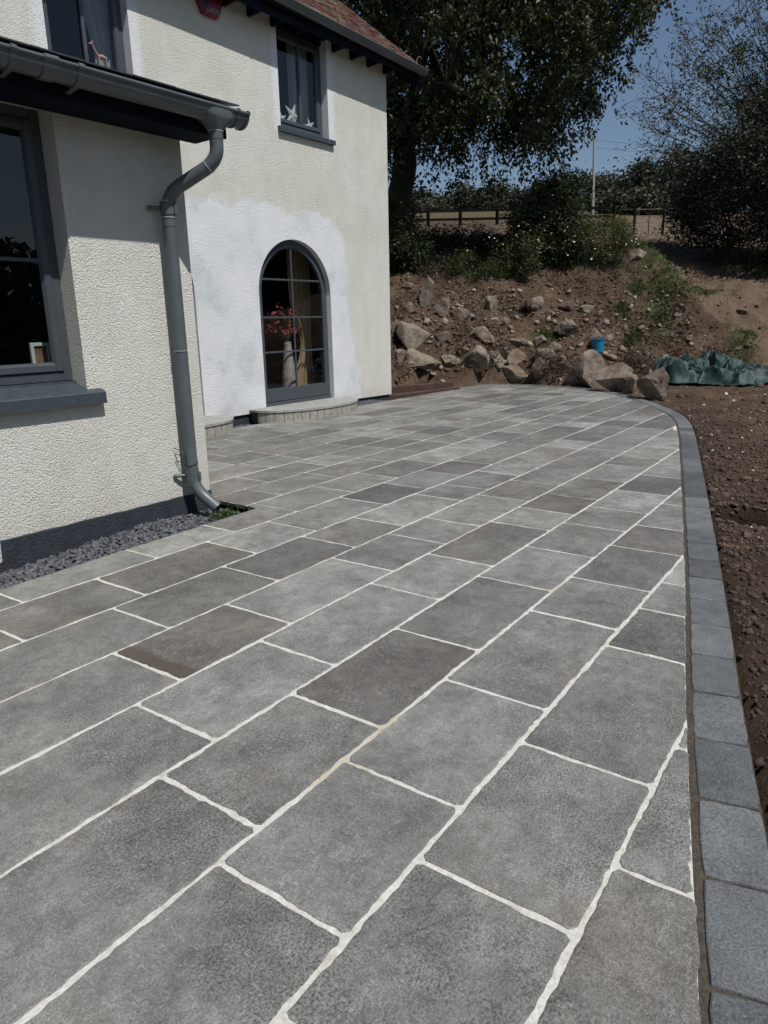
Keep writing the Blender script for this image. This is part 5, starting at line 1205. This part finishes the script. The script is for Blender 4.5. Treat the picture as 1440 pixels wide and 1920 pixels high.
# --- twiggy tree on the right with a dense evergreen skirt
def twig_tree():
    rd = random.Random(33); r = np.random.RandomState(33); bp_ = at(1475, 445, 25); base = Vector((bp_.x, bp_.y, gz(bp_.x, bp_.y)))
    t = root('bare_twigged_tree', base, 'half-bare tree with pale tangled twigs and sparse leaves at the right edge', 'tree')
    segs = []; leaves = []; tw = []
    ends = [(1232, 235), (1226, 250), (1236, 160), (1262, 120), (1300, 75), (1320, 65), (1345, 25), (1400, 10), (1380, -60), (1440, -100), (1500, -150), (1560, -60), (1285, 250), (1255, 275), (1250, 290), (1275, 175), (1300, 140), (1340, 100), (1360, 60), (1420, 60),
            (1440, 120), (1480, 60), (1540, 60), (1600, 120), (1620, 220), (1310, 200), (1350, 170), (1390, 140), (1410, 190), (1450, 180), (1300, 290), (1270, 215), (1330, 250), (1375, 235), (1500, 180), (1560, 240), (1245, 200), (1290, 110), (1430, -20), (1330, 130), (1250, 180), (1365, 110)]
    stem = [base+Vector((rd.uniform(-.5, .5), rd.uniform(-.5, .5), 0)) for _ in range(5)]
    for k, (x, y) in enumerate(ends*2):
        x += rd.uniform(-22, 22) if k >= len(ends) else 0; y += rd.uniform(-15, 25) if k >= len(ends) else 0
        e = at(x, y, 25+rd.uniform(-2.2, 2.2)); s = rd.choice(stem); mid = s.lerp(e, .4)+Vector((0, 0, -.2)); mid = mid.lerp(Vector((base.x, base.y, e.z*.6+s.z*.4)), .75)+Vector((rd.gauss(0, .3), rd.gauss(0, .3), rd.gauss(0, .3)))
        m = smooth_path([s, mid, e], 9, 1.6); m = [Vector(p)+Vector((rd.uniform(-1, 1), rd.uniform(-1, 1), rd.uniform(-1, 1)))*.09 for p in m]
        segs.append((m, rd.uniform(.03, .07), .008))
        for q in range(20):
            a = m[rd.randint(len(m)//3, len(m)-1)]; dirv = ((e-s).normalized()+Vector((rd.gauss(0, .55), rd.gauss(0, .55), rd.gauss(0, .45)))).normalized(); L = rd.uniform(.35, 1.15); b = a+dirv*L+Vector((0, 0, -.1*L))
            l2 = limb(a, b, .05, .9, 4, rd); tw.append((l2, .012, .004))
            for w in range(3): p = l2[rd.randint(1, 4)]; c2 = p+(dirv+Vector((rd.gauss(0, .8), rd.gauss(0, .8), rd.gauss(0, .7)))).normalized()*rd.uniform(.15, .45); tw.append(([p, c2], .006, .003))
            edge = min(1, (e-a).length/3.0); 
            if rd.random() < .55+.35*(1-edge):
                for w in range(rd.randint(5, 14) if edge < .45 else rd.randint(0, 5)): leaves.append(b+Vector((rd.gauss(0, .13), rd.gauss(0, .13), rd.gauss(0, .13))))
    segs = [([Vector(p) for p in s_], a, b) for s_, a, b in segs]
    out = [(1238, 232), (1245, 200), (1262, 165), (1285, 125), (1310, 85), (1345, 45), (1400, 15), (1440, -20), (1480, -150), (1600, -100), (1640, 120), (1620, 320), (1420, 330), (1330, 320), (1300, 300), (1262, 285), (1238, 262)]
    for c in crown_points(out, 25, 2.4, 330, 9):
        q = r.uniform(.12, .34); upper = 1 if c.z > 6.6 else .45
        for w in range(int(r.uniform(20, 60)*upper)): leaves.append(c+Vector(r.normal(size=3)*q*.6))
        a = min((p for s_ in segs for p in s_[0][4:]), key=lambda p: (p-c).length_squared); tw.append((limb(a, c, .08, 1.1, 5, rd), .010, .003))
    branch_mesh('trunk', segs, 'twig', t, 6); branch_mesh('twigs', tw, 'twig', t, 4)
    leafmesh('crown', [p[:] for p in leaves], r.uniform(.07, .12, len(leaves)), 'leaf_hazel', t, 6, .2, .5)
twig_tree()
def shrub(name, poly, dc, thick, n, per, lsize, mat, label, cat='shrub', seed=1, rad=(.15, .35), stems=0, group=None, droop=.2, tone=None, trunk=None, foot=None):
    r = np.random.RandomState(seed); rd = random.Random(seed); P = np.array(poly, float); xb = P[:, 0].mean(); yb = P[:, 1].max() if foot is None else foot
    b = at(xb, yb, dc); base = Vector((b.x, b.y, gz(b.x, b.y))); t = root(name, base, label, cat, group=group); cl = crown_points(poly, dc, thick, n, seed)
    C = []
    for c in cl:
        R_ = r.uniform(*rad); k = int(per*(.5+r.rand())); q = r.normal(size=(k, 3))*R_*.55*np.array([1, 1, .8])+np.array(c[:]); C.append(q)
    C = np.concatenate(C); tn = .42+.30*fbm(C[:, 0]*1.3+C[:, 1]*.7, C[:, 2]*1.3, 3, seed) if tone is None else tone+.25*fbm(C[:, 0]*1.3+C[:, 1]*.7, C[:, 2]*1.3, 3, seed)
    leafmesh('foliage', C, r.uniform(.65, 1.3, len(C))*lsize, mat, t, seed, droop, .5, tone=tn)
    if stems:
        sg_ = []
        for c in rd.sample(cl, min(stems, len(cl))): a = base+Vector((rd.gauss(0, .18), rd.gauss(0, .18), -.1)); sg_.append((limb(a, c, .05, .8, 6, rd), .022, .006))
        branch_mesh('stems', sg_, 'twig' if mat != 'leaf_dark' else 'bark', t, 5)
    return t
shrub('evergreen_bush', [(1275, 450), (1262, 400), (1270, 340), (1300, 300), (1350, 275), (1420, 240), (1520, 220), (1620, 300), (1620, 458), (1300, 458)], 24, 2.2, 400, 160, .085, 'leaf_dark', 'dense near-black evergreen bush under the half-bare tree', 'bush', 51, (.3, .6), stems=20)
shrub('hazel_bush', [(962, 500), (950, 440), (965, 400), (985, 365), (1010, 345), (1030, 330), (1050, 338), (1068, 322), (1082, 330), (1090, 352), (1088, 400), (1095, 440), (1085, 500)], 19.3, .95, 170, 150, .075, 'leaf_mid', 'tall bushy sapling clump with slender stems on top of the bank', 'bush', 52, (.16, .34), stems=26, droop=-.1, tone=.28)
shrub('ivy_shrub', [(700, 540), (700, 385), (735, 372), (765, 385), (775, 430), (800, 460), (810, 500), (790, 540)], 18.3, .9, 110, 130, .07, 'leaf_mid', 'dark leafy shrub growing against the house corner', 'shrub', 53, (.18, .36), stems=8, tone=.3)
shrub('low_shrub', [(775, 500), (780, 440), (820, 428), (880, 430), (930, 432), (960, 450), (960, 510), (900, 505), (830, 512)], 19.8, .9, 130, 110, .06, 'leaf_dark', 'low shaded shrub mass below the rail fence', 'shrub', 54, (.16, .34), stems=10, tone=.45)
shrub('weedy_shrub', [(935, 535), (925, 480), (950, 440), (985, 425), (1010, 430), (1015, 480), (1000, 525)], 18.4, .5, 60, 110, .055, 'weed_green', 'weedy yellow-flecked bush left of the sapling clump', 'shrub', 55, (.12, .26), stems=12, tone=.5)
shrub('weedy_shrub', [(1060, 520), (1065, 450), (1090, 415), (1120, 400), (1150, 408), (1180, 420), (1185, 455), (1165, 480), (1130, 500), (1100, 525)], 19.6, .8, 110, 120, .05, 'weed_green', 'sunlit yellow-green weeds right of the sapling clump', 'shrub', 56, (.12, .28), stems=14, tone=.55)
shrub('weedy_shrub', [(800, 525), (815, 490), (860, 475), (910, 480), (940, 500), (940, 530), (880, 520)], 18.2, .5, 60, 90, .05, 'weed_green', 'sparse weeds at the shady foot of the shrubs', 'shrub', 57, (.12, .24), stems=8, tone=.35)
# far hedgerow, bush by bush
hr = [(790, 374, 40, 26, 72), (835, 378, 34, 20, 72), (870, 366, 36, 30, 72), (905, 372, 34, 24, 70), (935, 362, 36, 34, 70), (975, 372, 34, 28, 70), (1100, 352, 34, 40, 66), (1135, 350, 34, 42, 66), (1170, 344, 40, 50, 64), (1205, 334, 44, 58, 62), (1240, 332, 40, 60, 62), (1275, 318, 46, 72, 58), (1310, 330, 40, 60, 58), (1045, 372, 36, 26, 68), (1215, 372, 40, 30, 54), (1150, 378, 40, 24, 56), (760, 384, 30, 16, 74), (815, 388, 40, 14, 70), (1350, 345, 50, 60, 60)]
hlab = ['greyish bush at the left end of the far hedgerow', 'low pale bush in the far hedgerow', 'taller rounded bush in the hedgerow above the fence rails', 'low bush over the middle fence post', 'rounded bush beside the tree foliage tips', 'hedgerow bush behind the sapling clump', 'bush just left of the tall pole', 'bush just right of the tall pole', 'broad hedgerow bush right of the pole', 'brown-tinged bush left of the bulky hedgerow one', 'bulky dark hedgerow bush', 'tallest rounded tree at the right end of the hedgerow', 'dark bush joining the evergreen', 'hedgerow bush hidden behind sapling leaves', 'low bush in front of the tall rounded one', 'low bush at the foot of the pole', 'lowest scrub by the tree trunk', 'low scrub above the top rail', 'hedgerow bush seen through the twigs']
for i, (x, y, w, h, d) in enumerate(hr):
    poly = [(x-w*.5*math.cos(t)*(1.12+.12*math.sin(5*t+i)), y-h*.5*math.sin(t)*(1+.1*math.cos(3*t+i))+(h*.0)) for t in np.linspace(0, 6.283, 18)[:-1]]; yb = y+h*.6
    poly = [(a, min(b, 398)) for a, b in poly]+[(x+w*.45, 400), (x-w*.45, 400)] if False else [(x-w*.62, 408), (x-w*.6, y+2), (x-w*.38, y-h*.36), (x-w*.1, y-h*.5), (x+w*.2, y-h*.46), (x+w*.48, y-h*.2), (x+w*.62, y+6), (x+w*.62, 408)]
    shrub('hedgerow_bush', poly, d, 1.6, 46, 60, .30, 'leaf_far', hlab[i], 'bush', 70+i, (.5, .9), 0, 'bushes of the far hedgerow', 0, tone=.30+.35*((i*37) % 10)/10)
# white and yellow flower heads in the weeds
fl = []; rdf = np.random.RandomState(6)
for (x, y, sx, sy, n, d) in ((1055, 420, 12, 8, 12, 18.4), (935, 445, 30, 12, 18, 18.0), (1010, 430, 30, 14, 20, 18.0), (1185, 452, 10, 5, 6, 19.3), (1100, 460, 30, 22, 16, 18.7), (870, 460, 20, 8, 7, 18.6)):
    for _ in range(n): fl.append(at(x+rdf.normal()*sx, y+rdf.normal()*sy, d+rdf.uniform(-.4, .3)))
leafmesh('wild_flowers', [p[:] for p in fl], rdf.uniform(.03, .065, len(fl)), 'flower_white', None, 8, 0, .8, origin=tuple(fl[0])); tag(bpy.data.objects['wild_flowers'], 'white and pale yellow flower heads dotted through the weeds', None, kind='stuff')
# dead stalks between the boulders
def stalks(px, py, w, h, n, label, seed, hh=.35):
    rd = random.Random(seed); p0, d = hit(px, py); k = d/FPX; t = root('dead_weeds', p0, label, 'dead weeds'); mb = MB(); C = []
    for _ in range(n):
        x, y = px+rd.uniform(-w, w)/1, py+rd.uniform(-h, h); p, _ = hit(x, y); L = rd.uniform(.3, 1)*hh; q = p+Vector((rd.gauss(0, .12), rd.gauss(0, .12), L)); l = limb(p-Vector((0, 0, .02)), q, 0, 1.2, 4, rd); mb.tube(l, [.005, .004, .003, .003, .002], 4, False)
        for _ in range(9): C.append((l[rd.randint(1, 4)]+Vector((rd.gauss(0, .05), rd.gauss(0, .05), rd.gauss(0, .04))))[:])
    mb.obj('stalks', 'twig', t); leafmesh('dead_leaves', C, np.random.RandomState(seed).uniform(.03, .07, len(C)), 'dead_brown', t, seed, .1, .5)
stalks(1032, 700, 24, 14, 90, 'brown dead weeds between two rim boulders', 1, .45); stalks(1195, 686, 26, 7, 60, 'brown dead weeds behind the square boulder', 2, .3); stalks(1345, 668, 20, 6, 45, 'dark dead weeds behind the tarpaulin', 3, .2)
stalks(935, 670, 22, 9, 50, 'dry brown weeds left of the rough boulder', 4, .22); stalks(800, 520, 14, 6, 40, 'dry stalks on top of the upright slab', 5, .3); stalks(905, 712, 16, 6, 26, 'reddish dead stalks at the far patio rim', 6, .2)
# grass tufts on the earth
GC = []; rg_ = np.random.RandomState(12)
for (gx, gy, rw, rl, th) in GP:
    n = int(300+1300*rw*rl); u = rg_.normal(size=n)*rl*.5; v = rg_.normal(size=n)*rw*.5; GC.append(np.stack([gx+u*math.cos(th)-v*math.sin(th), gy+u*math.sin(th)+v*math.cos(th)], 1))
# a rough fringe under the shrubs and along the slope
for (px, py, w, h, n) in ((870, 515, 70, 8, 700), (1120, 500, 60, 14, 900), (1200, 462, 40, 8, 500), (1380, 476, 60, 10, 350), (1300, 560, 90, 60, 160)):
    q = []
    for _ in range(n): p, _d = hit(px+rg_.normal()*w*.6, py+rg_.normal()*h*.6); q.append((p.x, p.y))
    GC.append(np.array(q))
GC = np.concatenate(GC); gzv = ground(GC[:, 0], GC[:, 1]); GC3 = np.c_[GC, gzv-.01]
leafmesh('grass_tufts', GC3, rg_.uniform(.05, .16, len(GC3)), 'grass_green', None, 9, .9, .12, up=True, origin=(16, 5, 1)); tag(bpy.data.objects['grass_tufts'], 'patches of rough green grass on the bare earth', None, kind='stuff')
LP = []; 
for _ in range(2600):
    px, py = rg_.uniform(735, 1300), rg_.uniform(510, 712)
    LP.append((px, py))
LQ = np.array([(lambda p: (p.x, p.y, p.z))(hit(a, b)[0]) for a, b in LP[:1300]])
keep = (fbm(LQ[:, 0]*1.1, LQ[:, 1]*1.1, 3, 77) > -.08) & (psdf(LQ[:, 0], LQ[:, 1]) > .15); LQ = np.repeat(LQ[keep], 16, 0); LQ[:, :2] += rg_.normal(size=(len(LQ), 2))*.13; LQ[:, 2] = ground(LQ[:, 0], LQ[:, 1])+rg_.uniform(0, .07, len(LQ))
LQ = LQ[psdf(LQ[:, 0], LQ[:, 1]) > .1]
leafmesh('dead_litter', LQ, rg_.uniform(.03, .10, len(LQ)), 'dead_brown', None, 31, 0, .3, origin=(15, 7, 1)); tag(bpy.data.objects['dead_litter'], 'dead stalks, leaves and roots matted over the earth bank', None, kind='stuff')
GW = LQ[rg_.rand(len(LQ)) < .05]; GW = np.repeat(GW[fbm(GW[:, 0]*.9+4, GW[:, 1]*.9, 3, 81) > .05], 5, 0); GW[:, :2] += rg_.normal(size=(len(GW), 2))*.07; GW[:, 2] = ground(GW[:, 0], GW[:, 1])
leafmesh('seedling_weeds', GW, rg_.uniform(.04, .11, len(GW)), 'weed_green', None, 32, .7, .3, up=True, origin=(15, 7, 1)); tag(bpy.data.objects['seedling_weeds'], 'sparse green seedlings sprouting on the earth bank', None, kind='stuff')
mo = root('moss_tuft', HM(3.20, 3.93, -.02), 'small bright moss tuft under the downpipe shoe', 'plant'); q = rg_.normal(size=(420, 3))*np.array([.06, .045, .014])+np.array([3.22, 3.93, -.03])
q = np.array([HM(*p)[:] for p in q]); leafmesh('moss_leaves', q, rg_.uniform(.012, .03, 420), 'grass_green', mo, 3, .5, .5, up=True)

# ------------------------------------------------------------------ fences and pole
def rail_fence():
    d = 38; xs_ = [742, 803, 863, 932, 1004, 1078, 1150]; t = root('rail_fence', at(860, 424, d), 'dark post-and-rail fence between the tree trunk and the sapling clump', 'fence'); tops = []
    for x in xs_:
        yb, yt = 426-(x-742)*.018, 395-(x-742)*.022; b = at(x, yb, d); g = gz(b.x, b.y, False); z1 = at(x, yt, d).z; mb = MB(); mb.box(b.x-.07, b.y-.07, min(g, b.z)-.4, b.x+.07, b.y+.07, z1, ch=.01); mb.obj('post', 'fence_wood', t); tops.append((b, z1))
    for i in range(len(tops)-1):
        (a, za), (b, zb) = tops[i], tops[i+1]
        for dz in (.07, .46, .86):
            dr = (b-a).normalized(); nn_ = Vector((-dr.y, dr.x, 0))*.02; V = []
            for p, z in ((a, za-dz), (b, zb-dz)):
                for s in (-1, 1):
                    for zz in (-.06, .06): V.append((p.x+s*nn_.x-.08*nn_.x*0, p.y+s*nn_.y, z+zz))
            mb = MB(); mb.add(V, [(0, 1, 3, 2), (4, 6, 7, 5), (0, 4, 5, 1), (2, 3, 7, 6), (1, 5, 7, 3), (0, 2, 6, 4)]); mb.obj('rail', 'fence_wood', t)
rail_fence()
def wire_fence():
    t = root('wire_fence', at(1215, 440, 33), 'wire stock fence on thin dark posts beyond the mound', 'fence'); P_ = []
    for x, d in ((1160, 33), (1188, 33), (1215, 33.3), (1242, 33.6), (1268, 34), (1298, 34.5), (1330, 35)):
        b = at(x, 440, d); g = gz(b.x, b.y, False); w = .05 if x in (1188, 1242, 1298) else .018; mb = MB(); mb.tube([(b.x, b.y, g-.3), (b.x, b.y, g+1.12)], w, 8); mb.obj('post', 'fence_wood', t); P_.append(Vector((b.x, b.y, g)))
    mb = MB()
    for i in range(len(P_)-1):
        for h in (.15, .3, .45, .62, .8, 1.05): mb.tube([P_[i]+Vector((0, 0, h)), P_[i+1]+Vector((0, 0, h))], .006, 4)
    mb.obj('wire_mesh', 'pole_wood', t)
wire_fence()
d = 40; b = at(1113, 392, d); tp = at(1114.5, 260, d); g = gz(b.x, b.y, False)
po = root('utility_pole', (b.x, b.y, g), 'tall pale utility pole against the sky beyond the fence', 'utility pole'); mb = MB(); mb.tube([(b.x, b.y, g-.5), (tp.x, tp.y, tp.z)], [.075, .055], 12); mb.obj('pole', 'pole_wood', po)
mb = MB(); mb.tube([(tp.x, tp.y, tp.z-.1), (tp.x, tp.y, tp.z+.22)], .03, 8); mb.obj('insulator', 'fence_wood', po)
mb = MB()
e = at(1600, 285, 70)
for k in (0, .35): mb.tube([Vector((tp.x, tp.y, tp.z-.05-k)).lerp(e-Vector((0, 0, k)), u)-Vector((0, 0, 1.2*u*(1-u))) for u in np.linspace(0, 1, 12)], .008, 4)
e = at(300, 240, 60)
mb.tube([Vector((tp.x, tp.y, tp.z-.05)).lerp(e, u)-Vector((0, 0, 1.2*u*(1-u))) for u in np.linspace(0, 1, 12)], .008, 4); mb.obj('wires', 'twig', po)
# log pile beyond the wire fence
lg = root('log_pile', at(1290, 412, 46), 'heap of cut logs and brash beside the dark evergreen', 'log pile'); mb = MB(); rl = random.Random(5)
for k in range(16):
    a = at(1268+rl.uniform(0, 44), 410-rl.uniform(0, 10), 46+rl.uniform(-.5, .5)); a.z = max(a.z, gz(a.x, a.y, False)+.05); v = Vector((rl.uniform(-1, 1), rl.uniform(-1, 1), rl.uniform(-.1, .3))).normalized()*rl.uniform(.3, .8); mb.tube([a-v, a+v], rl.uniform(.05, .13), 8)
mb.obj('logs', 'red_timber', lg)
# ------------------------------------------------------------------ hedge behind the viewer, seen only as a reflection in the panes
for i, (x, y, hgt, w, lab) in enumerate(((-8, -9, 3.8, 5.5, 'far left'), (-1, -9.5, 4.6, 6.0, 'left'), (7, -10, 3.6, 6.0, 'middle'), (15, -10, 4.8, 6.0, 'right'), (23, -10, 4.2, 6.0, 'far right'), (31, -11, 4.6, 6.0, 'farthest'))):
    r = np.random.RandomState(90+i); g = gz(x, y, False); n = 9000; q = r.normal(size=(n, 3)); q /= np.linalg.norm(q, axis=1)[:, None]; q *= (r.rand(n, 1)**.25); C = q*np.array([w, 2.2, hgt])+np.array([x, y, g]); C = C[C[:, 2] > g-.1]
    t = root('garden_tree', (x, y, g), 'dark rounded tree %s in the row mirrored in the near window' % ('at the '+lab if lab != 'farthest' else 'at the very end'), 'tree', group='trees mirrored in the window panes'); leafmesh('crown', C, .42, 'leaf_dark', t, 90+i, 0, .7)
    mb = MB(); mb.tube([(x, y, g-.3), (x, y, g+hgt*.5)], [.3, .2], 10); mb.obj('trunk', 'bark', t)
